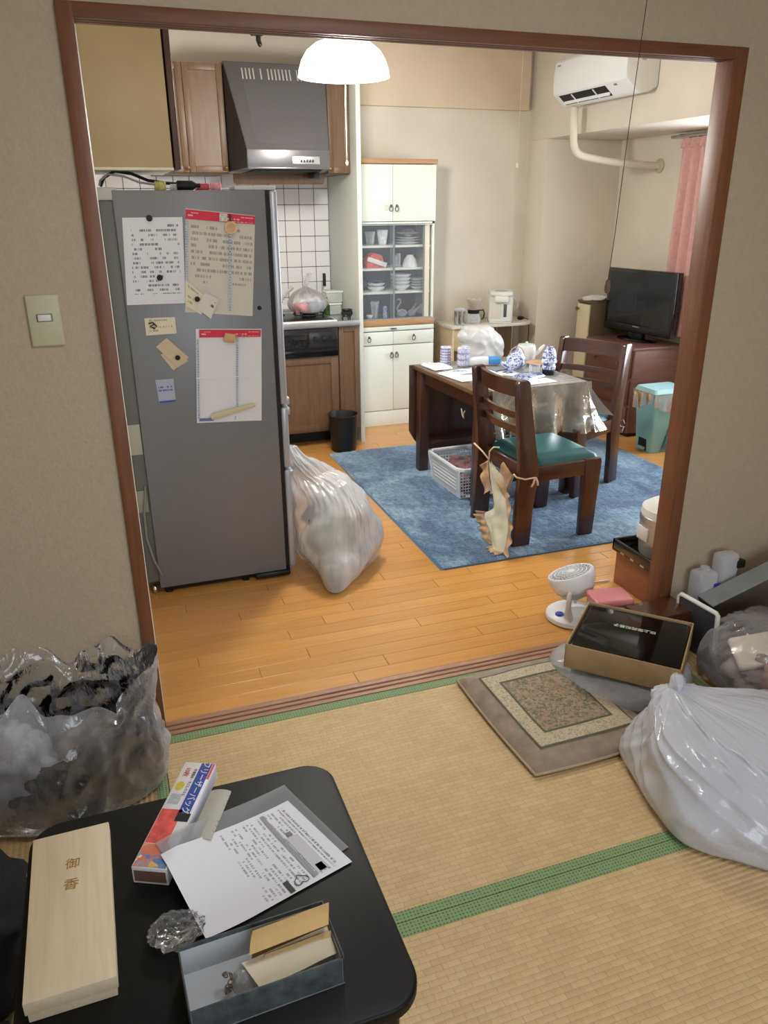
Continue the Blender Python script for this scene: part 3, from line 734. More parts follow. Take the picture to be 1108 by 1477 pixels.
# clutter on the fridge top
zf = 1.702
one('black_cable', MB().tube([(-.10, -.02, .0), (-.085, -.03, .03), (-.04, -.02, .055), (.02, .0, .046), (.08, .01, .022), (.15, 0, .012), (.19, .02, .010)], .006, 8), M_blackm, 'thick black cable lying over the fridge top', 'cable', (.13, 1.20, zf + .004))
one('grey_cable', MB().tube([(-.085, .0, .004), (-.08, -.01, .02), (-.05, 0, .042), (.01, 0, .034), (.06, 0, .014), (.12, .01, .006)], .004, 8), bpy.data.materials['grey_cable'], 'thin grey cable arching over the back of the fridge top', 'cable', (.11, 1.12, zf + .003))
for nm, lab, x, w, h, c in (('yellow_packet', 'small yellow packet lying on the fridge top', .255, .045, .034, (216, 206, 110)), ('white_packet', 'small white packet lying on the fridge top between the yellow and red ones', .315, .045, .024, (226, 226, 220)),
                            ('red_packet', 'red packet lying on the fridge top', .42, .05, .026, (196, 66, 76)), ('pink_packet', 'pink packet at the end of the row on the fridge top', .475, .045, .030, (222, 150, 160))):
    one(nm, MB().box(-w / 2, -.03, 0, w / 2, .03, h, .006, 3), mat(nm + '_print', c, .4, var=.12, vs=60), lab, 'packet', (x, 1.22, zf - .011), rz=random.uniform(-10, 10), group='packets on the fridge top')
one('black_bottle', MB().lathe([(.016, 0), (.018, .004), (.018, .06), (.008, .075), (.008, .09)], 18, M=T((0, 0, .019), 0, 90)), M_blackm, 'small black bottle lying on the fridge top beside the red packet', 'bottle', (.315, 1.16, zf - .012))

# ================================================================== LAMP, RAIL HOOK
def lamp_glow():
    m, t, b = new_mat('glowing_milk_glass')
    b.inputs['Base Color'].default_value = srgb(250, 248, 240); b.inputs['Roughness'].default_value = .3
    b.inputs['Emission Color'].default_value = (1, .96, .90, 1); b.inputs['Emission Strength'].default_value = 3.0
    return m
LX, LY, LZ = 1.205, 1.80, 2.20
t = thing('pendant_lamp', 'lit white glass pendant lamp with a pull cord', 'lamp', (LX, LY, LZ))
pr = [(.218, .0), (.214, .030), (.200, .070), (.175, .108), (.135, .138), (.085, .156), (.03, .164), (.008, .165)]
obj('glass_shade', MB().lathe(pr + [(.008, .161), (.03, .160), (.085, .152), (.132, .134), (.171, .104), (.196, .068), (.210, .028), (.214, .0)], 56, cap0=False, cap1=False), lamp_glow(), t, 180)
sh = t.children[0]
sh.data.polygons.foreach_set('use_smooth', [True] * len(sh.data.polygons))
obj('bulb', MB().sphere((0, 0, .075), .034, 20, 12), lamp_glow(), t, 180)
obj('socket', MB().lathe([(.022, .10), (.024, .16), (.024, .19), (.008, .20)], 20), M_white, t)
obj('flex', MB().tube([(0, 0, .19), (0, 0, KZ - LZ - .03)], .0035, 8), M_white, t)
obj('ceiling_rose', MB().lathe([(.05, KZ - LZ), (.05, KZ - LZ - .015), (.03, KZ - LZ - .032), (.004, KZ - LZ - .034)], 24), M_white, t)
obj('pull_cord', MB().tube([(.0, -.02, .07), (0, -.02, -.368)], .0016, 6), mat('white_cord', (236, 230, 214), .6), t)
obj('cord_bead', MB().lathe([(.002, -.364), (.006, -.370), (.0065, -.384), (.004, -.388)], 14, (0, -.02, 0)), mat('cord_bead', (240, 236, 222), .4), t)
ld = bpy.data.lights.new('pendant_bulb', 'POINT'); ld.energy = 74; ld.color = (1, .965, .91); ld.shadow_soft_size = .11
lo = bpy.data.objects.new('pendant_bulb', ld); COL.objects.link(lo); lo.location = (LX, LY, LZ - .10)

t = thing('ceiling_hook', 'small dark bracket hanging from the kitchen ceiling near the hood', 'hook', (.97, 2.62, KZ))
obj('rod', MB().tube([(0, 0, 0), (0, 0, -.20)], .010, 10), M_blackm, t)
obj('clamp', MB().box(-.030, -.02, -.255, .028, .02, -.195, .008).lathe([(.017, 0), (.017, .05)], 14, M=T((-.03, .02, -.238), 90)), mat('bronze_bracket', (92, 72, 44), .35, metal=.8), t)
obj('prong', MB().tube([(.0, 0, -.25), (-.002, 0, -.275), (.004, -.01, -.300), (.010, -.01, -.306)], [.014, .014, .012, .008], 12), M_black, t)
t = thing('light_pull_cord', 'thin cream pull cord with a white bead against the kitchen back wall', 'pull cord', (3.10, 3.55, KZ))
obj('cord', MB().tube([(0, 0, 0), (-.002, 0, -.83)], .0022, 6), mat('cream_cord', (226, 214, 184), .6), t)
obj('bead', MB().lathe([(.002, 0), (.010, -.010), (.010, -.034), (.006, -.040)], 14, (-.002, 0, -.825)), bpy.data.materials['cord_bead'], t)

# ================================================================== AIR CONDITIONER and hose
M_ac = mat('white_ac_plastic', (236, 240, 242), .3)
AX, AY0, AY1, AZ = 3.33, 2.245, 3.08, 2.245
t = thing('air_conditioner', 'white wall air conditioner under the ceiling beam', 'air conditioner', (AX, (AY0 + AY1) / 2, AZ))
h = (AY1 - AY0) / 2
pf = [(-.002, .045), (-.002, .300), (-.11, .305), (-.205, .295), (-.232, .270), (-.240, .20), (-.240, .11), (-.236, .080), (-.150, .010), (-.125, .004), (-.06, .014)]
obj('casing', MB().prism(pf, 2 * h, 'y', -h, .010, seg=3), M_ac, t, 50)
def ch_(k, o):            # along the lower front chamfer, o outwards
    p = V((-.236, .080)).lerp(V((-.150, .010)), k); n = V((-.63, -.775)); return (p.x + n.x * o, p.y + n.y * o)
obj('outlet', MB().prism([ch_(.16, -.004), ch_(.90, -.004), ch_(.90, .0015), ch_(.16, .0015)], 1.30 * h, 'y', -h * .44, 0.), M_blackm, t, 0)
obj('louver', MB().prism([ch_(.62, .001), ch_(.72, .001), ch_(.76, .014), ch_(.70, .014)], 1.28 * h, 'y', -h * .43, 0), M_ac, t, 0)
for yy in (-.05, .20): obj('air_guide', MB().prism([ch_(.20, .001), ch_(.88, .001), ch_(.88, .006), ch_(.20, .006)], .010, 'y', yy, 0), M_ac, t, 0)
obj('indicator', MB().box(-.222, -h * .72, .058, -.200, -h * .66, .072, .001), mat('grey_lens', (120, 126, 130), .3), t)
obj('side_label', MB().box(-.135, -h - .002, .18, -.105, -h + .003, .215, .001), mat('grey_green_label', (176, 190, 186), .4), t)
obj('brand_mark', MB().box(-.2395, h - .075, .245, -.2365, h - .045, .254), mat('grey_mark', (140, 144, 150), .4), t)
hose = [(3.20, 2.96, 2.243), (3.20, 2.96, 2.19), (3.205, 2.96, 2.10), (3.22, 2.96, 2.0), (3.26, 2.955, 1.95), (3.34, 2.95, 1.93), (3.45, 2.955, 1.915), (3.60, 2.97, 1.90), (3.80, 3.0, 1.89), (3.985, 3.02, 1.885)]
hs = []
for i in range(len(hose) - 1):
    for k in range(6):
        q = [V(hose[min(max(j, 0), len(hose) - 1)]) for j in (i - 1, i, i + 1, i + 2)]
        hs.append(V([cat4(q[0][c], q[1][c], q[2][c], q[3][c], k / 6) for c in range(3)]))
hs.append(V(hose[-1]))
t = thing('air_conditioner_hose', 'white taped hose curving from the air conditioner into the wall', 'hose', (0, 0, 0))
obj('hose', MB().tube(hs, [.026 + .0012 * sin(k * 1.9) for k in range(len(hs))], 16), mat('taped_white_hose', (224, 216, 200), .6), t, 180)
obj('wall_putty', MB().sphere((3.992, 3.02, 1.885), .05, 18, 10, (.35, 1, 1)), mat('grey_putty', (196, 184, 160), .8), t)

# ================================================================== CURTAIN
TVTOP = .72
def curtain_fn(u, v):
    y = 2.24 + .50 * u
    amp = .030 * (1 - .35 * v)
    return V((3.945 + amp * sin(u * 2 * pi * 5.2) + .006 * sin(u * 37 + v * 5), y - .02 * sin(v * 3) * (1 - u), TVTOP + (2.0 - TVTOP) * v))
t = thing('curtain', 'pink gathered curtain at the kitchen window behind the television', 'curtain', (0, 0, 0))
M_curt = mat('pink_curtain_cloth', (220, 172, 168), .8, sheen=.3, var=.04, vs=40)
obj('cloth', MB().grid(curtain_fn, 150, 24).grid(lambda u, v: curtain_fn(u, v) + V((.004, 0, 0)), 150, 24, flip=True), M_curt, t, 180)
obj('heading_tape', MB().grid(lambda u, v: V((3.938 + .034 * sin(u * 2 * pi * 5.2) * (.4 + .6 * (1 - v)), 2.24 + .50 * u, 1.985 + .062 * v)), 150, 4), M_curt, t, 180)
t = thing('curtain_rail', 'grey curtain rail under the beam above the pink curtain', 'rail', (3.945, 1.6, 2.062))
obj('rail', MB().box(-.012, -.95, -.010, .012, 1.25, .010, .003), M_steel, t)
for yy in (-.8, .2, 1.15): obj('bracket', MB().box(-.006, yy, .008, .056, yy + .02, .016), M_steel, t)
for k in range(6): obj('glider', MB().box(-.006,   .62 + .09 * k, -.018, .006, .63 + .09 * k, -.008, .002), M_white, t)
# ================================================================== WHITE CUPBOARD with crockery
M_cup = mat('white_cupboard_paint', (234, 238, 228), .38)
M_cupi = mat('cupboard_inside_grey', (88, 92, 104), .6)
t = thing('china_cupboard', 'tall white china cupboard with glass middle beside the white divider', 'cupboard', (2.042, 3.60, 0))
x0, x1, yf, yb_ = -.335, .335, -.18, .185
body = MB().box(x0, yf + .02, 0, x0 + .018, yb_, 1.90).box(x1 - .018, yf + .02, 0, x1, yb_, 1.90).box(x0, yb_ - .01, 0, x1, yb_, 1.9)
body.box(x0, yf + .02, 1.50, x1, yb_, 1.515).box(x0, yf + .02, .80, x1, yb_, .822)
obj('body', body, M_cup, t)
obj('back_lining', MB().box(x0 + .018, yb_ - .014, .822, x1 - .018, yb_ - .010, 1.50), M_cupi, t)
obj('plinth', MB().box(x0, yf + .004, 0, x1, yb_, .118, .002), M_cup, t)
M_oakl = wood('light_oak_strip', (168, 126, 84), (188, 148, 104), .45, (4, 50, 50))
obj('top_board', MB().box(x0 - .006, yf - .010, 1.90, x1 + .008, yb_, 1.932, .003), M_oakl, t)
obj('counter_strip', MB().box(x0 - .002, yf - .008, .776, x1 + .002, yb_, .822, .003), M_oakl, t)
M_pew = mat('pewter_pull', (120, 118, 112), .35, metal=.85)
def pull(parent, x, z):
    p = obj('pull', MB().lathe([(.009, 0), (.010, .004), (.005, .012), (.002, .014)], 14, (0, 0, 0), M=T((x, yf - .020, z + .012), 90)), M_pew, parent)
    p.data.transform(Matrix.Identity(4))
    obj('drop_ring', MB().tube([(x + .013 * cos(a), yf - .026 - .004 * sin(a), z - .006 + .018 * sin(a)) for a in [k * pi / 9 for k in range(18)]], .0032, 8, closed=True), M_pew, parent)
for a, b, z0, z1, px, pz in ((x0, -.0015, 1.518, 1.896, -.022, 1.61), (.0015, x1, 1.518, 1.896, .022, 1.61), (x0, -.0015, .124, .628, -.020, .56), (.0015, x1, .124, .628, .020, .56)):
    d = obj('door', MB().box(a, yf, z0, b, yf + .02, z1, .003), M_cup, t); pull(d, px, pz)
for a, b, px in ((x0, -.0015, -.20), (.0015, x1, .16)):
    d = obj('drawer', MB().box(a, yf, .634, b, yf + .02, .732, .003), M_cup, t); pull(d, px, .686)
d = obj('pull_out_board', MB().box(x0, yf, .738, x1, yf + .02, .772, .003), M_cup, t)
obj('handle', MB().box(-.024, yf - .018, .750, .024, yf - .008, .760, .002), M_pew, d)
for z in (1.351, 1.190, 1.020): obj('shelf', MB().box(x0 + .018, yf + .05, z - .016, x1 - .018, yb_ - .012, z, .001), M_cup, t)
M_cglass = clear_glass('cupboard_glass', .05, (216, 224, 232), .04)
for a, b, dy in ((x0 + .02, .02, .018), (-.01, .262, .030)):
    g = obj('glass_door', MB().box(a, yf + dy, .824, b, yf + dy + .004, 1.498), M_cglass, t)
    obj('glass_edge', MB().box(b - .012, yf + dy - .001, .824, b, yf + dy + .005, 1.498), clear_glass('glass_door_edge', .45, (170, 178, 186)) if a < -.1 else bpy.data.materials['glass_door_edge'], g)
obj('door_stile', MB().box(.262, yf + .024, .822, .300, yf + .040, 1.50, .002), M_cream, t)
for z in (.822, 1.490): obj('runner', MB().box(x0 + .018, yf + .008, z, x1 - .018, yf + .044, z + .007), M_steel, t)

M_china = mat('white_china', (236, 238, 240), .15, coat=.5)
M_celadon = mat('pale_celadon', (196, 212, 206), .18, coat=.5)
M_navy = mat('navy_pattern_china', (52, 60, 84), .2, var=.5, vs=40, coat=.5)
M_gls = clear_glass('drinking_glass', .16, (240, 244, 250), .05)
def bowl(r, h, th=.003, foot=.45):
    return [(r * foot, 0), (r * foot * 1.02, .004), (r * .72, h * .32), (r * .93, h * .7), (r, h), (r - th, h), (r * .9 - th, h * .7), (r * .66, h * .36), (r * .3, h * .14), (.001, h * .12)]
def plate(r):
    return [(r * .55, 0), (r * .57, .004), (r * .75, .007), (r, .015), (r - .001, .017), (r * .72, .010), (r * .5, .008), (.001, .008)]
def crock(name, prof, m, label, cat, x, z, y=3.57, group=None, n=28, sc=None):
    return one(name, MB().lathe(prof, n, cap1=False), m, label, cat, (x, y, z + .0006), group=group, smooth=50)
S1, S2, S3, S4 = 1.351, 1.190, 1.020, .822
crock('goblet', [(.028, 0), (.030, .01), (.036, .05), (.044, .105), (.042, .105), (.034, .05), (.026, .012), (.001, .01)], mat('frosted_white_glass', (226, 230, 234), .25, var=.1, vs=40), 'frosted white tumbler on the top cupboard shelf', 'tumbler', 2.012, S1)
crock('goblet', [(.026, 0), (.028, .01), (.032, .05), (.040, .095), (.038, .095), (.030, .05), (.024, .012), (.001, .01)], M_gls, 'clear glass tumbler left of the frosted one on the top cupboard shelf', 'tumbler', 1.915, S1)
for k in range(3):
    crock('dinner_plate', plate(.098 - .012 * (k == 2)), M_china, ('bottom plate of the stack on the top cupboard shelf', 'middle plate of the stack on the top cupboard shelf', 'small plate crowning the stack on the top cupboard shelf')[k], 'plate', 2.215, S1 + .0175 * k, group='plates on the top shelf')
crock('serving_dish', [(.03, 0), (.03, .012), (.09, .02), (.094, .03), (.055, .034), (.03, .05), (.012, .054), (.001, .054)], M_steel, 'metal lidded dish on top of the plates in the cupboard', 'dish', 2.215, S1 + .056)
one('red_box', MB().prism([(-.075, 0), (.068, 0), (.045, .088), (-.02, .108), (-.075, .06)], .11, 'y', -.055, .003), mat('red_gift_box', (214, 92, 84), .4, var=.12, vs=30), 'red wrapped box leaning on the second cupboard shelf', 'box', (1.945, 3.57, S2 + .0005))
one('white_tray', MB().box(-.078, -.003, -.016, .078, .003, .016, .002), M_paper, 'white card tilted in front of the red wrapped box', 'card', (1.945, 3.500, S2 + .044), ry=18)
for k, (x, h) in enumerate(((2.098, .085), (2.128, .098))):
    crock('narrow_glass', [(.012, 0), (.016, .004), (.017, h), (.015, h), (.014, .006), (.001, .005)], M_gls, ('shorter narrow clear glass beside the red box', 'taller narrow clear glass beside the upturned bowl')[k], 'glass', x, S2, 3.54, n=18)
crock('upturned_bowl', [(.060, 0), (.058, .02), (.046, .055), (.026, .080), (.024, .086), (.001, .086)], M_china, 'white bowl turned upside down on the second cupboard shelf', 'bowl', 2.222, S2, 3.54)
for k in range(4):
    crock('white_bowl', bowl(.074 + .003 * k, .042), M_china, 'white bowl, %s in the bowl stack on the third cupboard shelf' % ('lowest', 'second from below', 'third from below', 'topmost')[k], 'bowl', 2.155, S3 + .026 * k, 3.56, group='bowls on the third shelf')
for k in range(4):
    crock('celadon_dish', bowl(.056, .026, foot=.5), M_celadon, 'pale celadon dish, %s in its stack on the third cupboard shelf' % ('lowest', 'second from below', 'third from below', 'topmost')[k], 'dish', 2.286, S3 + .019 * k, 3.55, group='celadon dishes on the third shelf')
for k in range(3):
    crock('patterned_dish', bowl(.07, .034, foot=.5), M_china if k < 2 else M_navy, 'patterned bowl, %s in the left pile on the third cupboard shelf' % ('lowest', 'middle', 'dark topmost')[k], 'bowl', 1.955, S3 + .026 * k, 3.56, group='patterned bowls on the third shelf')
crock('dark_jug', [(.03, 0), (.042, .02), (.045, .05), (.03, .075), (.026, .09), (.024, .09), (.028, .07), (.001, .02)], M_navy, 'dark blue jug behind the patterned bowls in the cupboard', 'jug', 1.915, S3, 3.68)
for k, x in enumerate((1.925, 1.955)):
    crock('tall_glass', [(.018, 0), (.020, .006), (.022, .06), (.030, .12), (.028, .12), (.020, .06), (.017, .008), (.001, .007)], M_gls, ('fluted clear vase at the left of the lowest cupboard shelf', 'fluted clear vase second from the left on the lowest cupboard shelf')[k], 'vase', x, S4, 3.52 + .06 * k, group='glassware on the lowest shelf')
crock('salt_shaker', [(.017, 0), (.018, .03), (.014, .05), (.012, .055), (.016, .062), (.015, .085), (.004, .092)], mat('white_blue_shaker', (150, 162, 196), .3, var=.25, vs=60), 'small blue and white shaker on the lowest cupboard shelf', 'shaker', 2.005, S4, 3.50)
t = thing('glass_swan', 'clear glass swan with a curved neck on the lowest cupboard shelf', 'ornament', (2.150, 3.52, S4 + .0005))
obj('body', MB().sphere((0, 0, .030), .03, 20, 12, (1.35, .9, 1.0)), M_gls, t, 180)
obj('neck', MB().tube([(-.025, 0, .04), (-.040, 0, .062), (-.030, 0, .085), (-.012, 0, .105), (-.012, 0, .125), (-.028, 0, .135), (-.042, 0, .124)], [.009, .008, .007, .006, .006, .007, .004], 10), M_gls, t, 180)
one('glass_bird', MB().sphere((0, 0, .026), .026, 18, 10, (1.3, .8, 1.0)).tube([(.02, 0, .035), (.05, 0, .06), (.085, 0, .09)], [.012, .009, .003], 8).tube([(.0, 0, .04), (.02, 0, .075), (.04, 0, .10)], [.01, .008, .002], 8), M_gls, 'clear glass ornament with raised points right of the glass swan', 'ornament', (2.235, 3.53, S4 + .0005), smooth=180)
crock('small_sake_cup', bowl(.026, .028), M_china, 'small white cup at the left end of the lowest cupboard shelf', 'cup', 1.880, S4, 3.50)

# ================================================================== on the worktop and floor of the kitchen corner
M_bagc = plastic_film('thin_clear_bag', (240, 238, 238), .24, .75, crease=18, bs=.4, tr=.3, milky=.15, bd=.008, gloss=1.36)
WZ = .8785
t = thing('tied_plastic_bag', 'tied clear plastic bag of pink and blue packets standing on the hob', 'bag', (1.345, 3.25, WZ + .048))
bg = loft([(0, 0, 0, [.075] * 8), (.012, 0, 0, [.11, .10, .10, .11, .12, .10, .09, .10]), (.055, 0, 0, [.140, .12, .11, .13, .145, .12, .10, .12]), (.10, 0, 0, [.125, .11, .10, .12, .13, .11, .10, .11]),
           (.145, -.01, 0, [.075, .07, .06, .07, .08, .06, .06, .06]), (.172, -.015, 0, [.016] * 8), (.185, -.015, 0, [.013] * 8), (.215, -.005, 0, [.024, .012, .024, .012, .024, .012, .022, .012]), (.265, .01, 0, [.022, .008, .02, .008, .022, .008, .018, .008])],
          72, 44, fold=lambda p, u, v: p + V((cos(u * 2 * pi), sin(u * 2 * pi), 0)) * (.006 * sin(u * 2 * pi * 11 + 6 * v) * min(1, v * 2) * (1 if v < .8 else .5)))
obj('film', bg, M_bagc, t, 60)
obj('pink_packet', MB().box(-.105, -.06, .006, -.01, .05, .062, .008), mat('pink_packet_print', (226, 110, 116), .5, var=.15, vs=30), t)
obj('blue_tray', MB().box(-.005, -.065, .006, .095, .05, .066, .006), mat('blue_grey_tray', (110, 130, 152), .5, var=.15, vs=40), t)
M_tup = clear_glass('frosted_box_plastic', .5, (222, 228, 222), .35)
for k, (w, z) in enumerate(((.052, 0), (.062, .085))):
    t = thing('food_container', ('lower frosted food container in the stack beside the hob', 'upper frosted food container in the stack beside the hob')[k], 'container', (1.585, 3.46, WZ + z), group='food containers beside the hob')
    obj('tub', MB().prism([(-w, -.05), (w, -.05), (w, .05), (-w, .05)], .070, 'z', 0.0005, .010), M_tup, t)
    obj('lid', MB().box(-w - .004, -.055, .0705, w + .004, .055, .084, .004), mat('milky_lid', (216, 222, 216), .4) if k == 0 else bpy.data.materials['milky_lid'], t)
t = thing('incense_pot', 'small black three-legged pot at the front of the worktop', 'pot', (1.582, 3.10, WZ))
obj('bowl', MB().lathe([(.008, .022), (.030, .026), (.041, .045), (.040, .062), (.034, .066), (.040, .076), (.036, .076), (.030, .066), (.035, .060), (.034, .046), (.001, .032)], 28, cap1=False), mat('black_iron', (26, 25, 27), .4), t)
for k in range(3):
    a = k * 2 * pi / 3 - pi / 2
    obj('leg', MB().tube([(.026 * cos(a), .026 * sin(a), .032), (.032 * cos(a), .032 * sin(a), .014), (.030 * cos(a), .030 * sin(a), 0)], [.006, .005, .004], 8), bpy.data.materials['black_iron'], t)
t = thing('soy_bottle', 'slim bottle with a dark cap standing behind the tied bag', 'bottle', (1.562, 3.60, WZ))
obj('glass', MB().lathe([(.020, 0.0005), (.021, .01), (.021, .13), (.010, .16), (.010, .19)], 20), mat('pale_labelled_bottle', (196, 200, 194), .3, var=.35, vs=70), t)
obj('cap', MB().lathe([(.012, .19), (.012, .275), (.009, .28)], 16), M_blackm, t)
t = thing('dark_sauce_bottle', 'squat dark green bottle right of the tied bag', 'bottle', (1.520, 3.42, WZ))
obj('glass', MB().lathe([(.028, .0005), (.030, .01), (.030, .07), (.012, .095), (.012, .11)], 20), mat('green_bottle_glass', (44, 74, 30), .2, var=.3, vs=60, coat=.5), t)
obj('cap', MB().lathe([(.014, .108), (.014, .125), (.012, .128)], 16), M_blackm, t)
t = thing('frying_pan', 'dark pan with a pale handle on the far burner beside the bag', 'pan', (1.06, 3.28, WZ + .0565))
obj('pan', MB().lathe(bowl(.11, .07, .004, .7), 32, cap1=False), M_black, t)
obj('handle', MB().tube([(.09, .03, .06), (.15, .05, .12), (.20, .07, .155)], [.010, .011, .012], 12), mat('grey_handle', (176, 172, 170), .4), t)
obj('handle_tip', MB().tube([(-.02, .0, .07), (-.01, -.01, .11), (.0, -.02, .15)], .014, 10), mat('yellow_sponge', (216, 212, 120), .7), t)
t = thing('waste_bin', 'round black waste bin on the floor in front of the brown cabinet', 'bin', (1.478, 2.905, 0))
obj('tub', MB().lathe([(.083, .001), (.086, .006), (.103, .252), (.106, .262), (.103, .264), (.099, .258), (.082, .012), (.001, .010)], 40, cap1=False), mat('bin_black', (16, 16, 18), .5), t)
obj('rim', MB().tube([(.1045 * cos(k * pi / 20), .1045 * sin(k * pi / 20), .261) for k in range(40)], .0035, 8, closed=True), M_black, t)

# ================================================================== RUG
def rug_mat():
    m, tt, b = new_mat('blue_shag'); b.inputs['Roughness'].default_value = .9; b.inputs['Sheen Weight'].default_value = .4
    n = nd(tt, 'ShaderNodeTexNoise', i_Scale=2.6, i_Detail=9., i_Roughness=.68, i_Distortion=.8); tt.links.new(coord(tt), n.inputs['Vector'])
    n2 = nd(tt, 'ShaderNodeTexNoise', i_Scale=52., i_Detail=4., i_Roughness=.65); tt.links.new(coord(tt, (1, .6, 1), (0, 0, .6)), n2.inputs['Vector'])
    mx = nd(tt, 'ShaderNodeMix', data_type='FLOAT'); mx.inputs[0].default_value = .36
    tt.links.new(n.outputs[0], mx.inputs[2]); tt.links.new(n2.outputs[0], mx.inputs[3])
    tt.links.new(ramp(tt, mx.outputs[0], [(.36, srgb(36, 66, 104)), (.45, srgb(62, 100, 138)), (.52, srgb(104, 142, 172)), (.62, srgb(164, 190, 206))]), b.inputs['Base Color'])
    n3 = nd(tt, 'ShaderNodeTexNoise', i_Scale=120., i_Detail=4.); tt.links.new(coord(tt), n3.inputs['Vector'])
    bump(tt, b, n3.outputs[0], .9, .012)
    return m
RX0, RX1, RY0, RY1 = 1.368, 3.335, .845, 2.83
def rug_fn(u, v):
    x = RX0 + (RX1 - RX0) * u - .022 * v * (1 - u); y = RY0 + .012 * u + (RY1 - RY0) * v
    e = min(u, 1 - u, v, 1 - v)
    z = .0015 + min(1, e / .006) * (.009 + .0045 * noise.noise(V((x * 60, y * 60, 0))) + .002 * noise.noise(V((x * 9, y * 9, 3))))
    return V((x, y, z))
t = thing('rug', 'mottled blue shaggy rug under the dining table and chairs', 'rug', (0, 0, 0))
obj('pile', MB().grid(rug_fn, 190, 190), rug_mat(), t, 180)
obj('hem', MB().box(RX0 - .003, RY0 - .003, .0004, RX1, RY0 + .006, .0075, .002).box(RX0 - .022, RY0, .0004, RX0 + .002, RY1, .001), mat('blue_hem', (74, 108, 134), .9), t)

# ================================================================== DINING TABLE
TR = 3.0
RZ = .0118       # rug top
t = thing('dining_table', 'dark brown drop-leaf dining table heaped with crockery and bags', 'table', (1.822, 1.478, RZ), TR)
TZ = .69 - RZ; TW, TD = .70, .86
obj('tabletop', MB().box(0, 0, TZ - .026, TW, TD, TZ, .004), wood('worn_table_top', (84, 62, 46), (120, 94, 72), .35, (5, 45, 45), coat=.3), t)
obj('apron', MB().box(.03, .035, TZ - .105, TW - .03, .055, TZ - .026), M_dark, t)
obj('apron', MB().box(.03, TD - .055, TZ - .105, TW - .03, TD - .035, TZ - .026), M_dark, t)
obj('apron', MB().box(.035, .05, TZ - .105, .055, TD - .05, TZ - .026), M_dark, t)
obj('apron', MB().box(TW - .055, .05, TZ - .105, TW - .035, TD - .05, TZ - .026), M_dark, t)
for x, y in ((.016, .020), (TW - .08, .020), (.012, TD - .10), (TW - .08, TD - .10)):
    obj('leg', MB().prism([(x, y), (x + .062, y), (x + .062, y + .062), (x, y + .062)], TZ - .026, 'z', 0, .003), M_darkv, t)
obj('stretcher', MB().box(.06, TD - .085, .135, TW - .06, TD - .06, .185, .003), M_dark, t)
obj('stretcher', MB().box(.025, .08, .10, .05, TD - .10, .145, .003), M_dark, t) if False else None
obj('drop_leaf', MB().prism([(-.012, .53), (-.012, .10), (.022, .04), (.055, 0), (TW - .055, 0), (TW - .02, .04), (TW + .012, .10), (TW + .012, .53)], .022, 'y', TD + .004, .003), M_darkv, t).location = (0, 0, TZ - .535)
for x in (.12, TW - .12): obj('hinge', MB().tube([(x - .03, TD + .004, TZ - .028), (x + .03, TD + .004, TZ - .028)], .005, 8), M_pew, t)
obj('painted_mark', MB().tube([(.0 , .17, 0), (0, .185, -.02), (0, .178, -.045), (0, .200, -.03), (0, .214, .004)], .0035, 6).xf(T((.014, 0, TZ - .14))), mat('pale_string', (196, 186, 168), .7), t, 180)

# clear vinyl sheet over the near half of the table, hanging down on two sides
M_vinyl = plastic_film('clear_vinyl_sheet', (206, 204, 196),   .34, .80, rough=.14, crease=9, bs=.6, tr=.12, milky=.30, bd=.02, gloss=1.42)
v_ = thing('vinyl_tablecloth', 'clear vinyl sheet draped over the near edge of the dining table', 'tablecloth', (1.822, 1.478, .6912), TR)
obj('top_sheet', MB().grid(lambda u, v: V((.085 + (TW + .004 - .085) * u, -.004 + (TD * .98) * v, .0012 + .0006 * noise.noise(V((u * 6, v * 6, 0))))), 24, 24), M_vinyl, v_, 180)
def drape_near(u, v):
    x = .085 + (TW + .030 - .085) * u
    return V((x + .01 * v * sin(u * 9), -.004 - .004 * v - (.014 + .022 * v) * v * (1 + sin(u * 2 * pi * 3.6 + .8)) * .9 - .03 * v * max(0, u - .85) * 6, .0012 - (.255 + .035 * u) * v))
obj('near_drape', MB().grid(drape_near, 90, 18), M_vinyl, v_, 180)
def drape_right(u, v):
    return V((TW + .004 + .006 * v + (.020 + .03 * v) * v * (1 + sin(u * 2 * pi * 3.2 + 2)) + .10 * v * max(0, .22 - u) * 3, -.004 + TD * .98 * u - .05 * v * max(0, .2 - u) * 5,   .0012 - (.205 - .03 * u) * v))
obj('side_drape', MB().grid(drape_right, 80, 18), M_vinyl, v_, 180)
obj('corner_fold', MB().grid(lambda u, v: V((TW + .004 + (.028 + .055 * v) * sin(u * pi) * v * 1.5 + .03 * v * (1 - u), -.004 - (.03 + .05 * v) * v * (1 - u) * .9 + .0 * u, .0012 - .285 * v)), 20, 18), M_vinyl, v_, 180)

# ---- what lies on the table (top at TT)
TT = .6934
M_blue = None
def blue_white(name, base, ink, scale, thr):
    m, tt, b = new_mat(name); b.inputs['Roughness'].default_value = .15; b.inputs['Coat Weight'].default_value = .5
    n = nd(tt, 'ShaderNodeTexNoise', i_Scale=scale, i_Detail=2., i_Distortion=1.6); tt.links.new(coord(tt), n.inputs['Vector'])
    tt.links.new(ramp(tt, n.outputs[0], [(thr, srgb(*base)), (thr + .06, srgb(*ink))]), b.inputs['Base Color']); return m
M_bw = blue_white('blue_and_white_glaze', (218, 228, 244), (84, 104, 182), 46, .50)
M_bwl = blue_white('blue_ringed_glaze', (212, 214, 234), (160, 162, 208), 90, .48)
ringp = lambda r, h: [(r * .82, 0), (r * .94, .004), (r, h * .5), (r, h - .002), (r - .003, h), (r - .005, h - .003), (r * .8, .006), (.001, .005)]
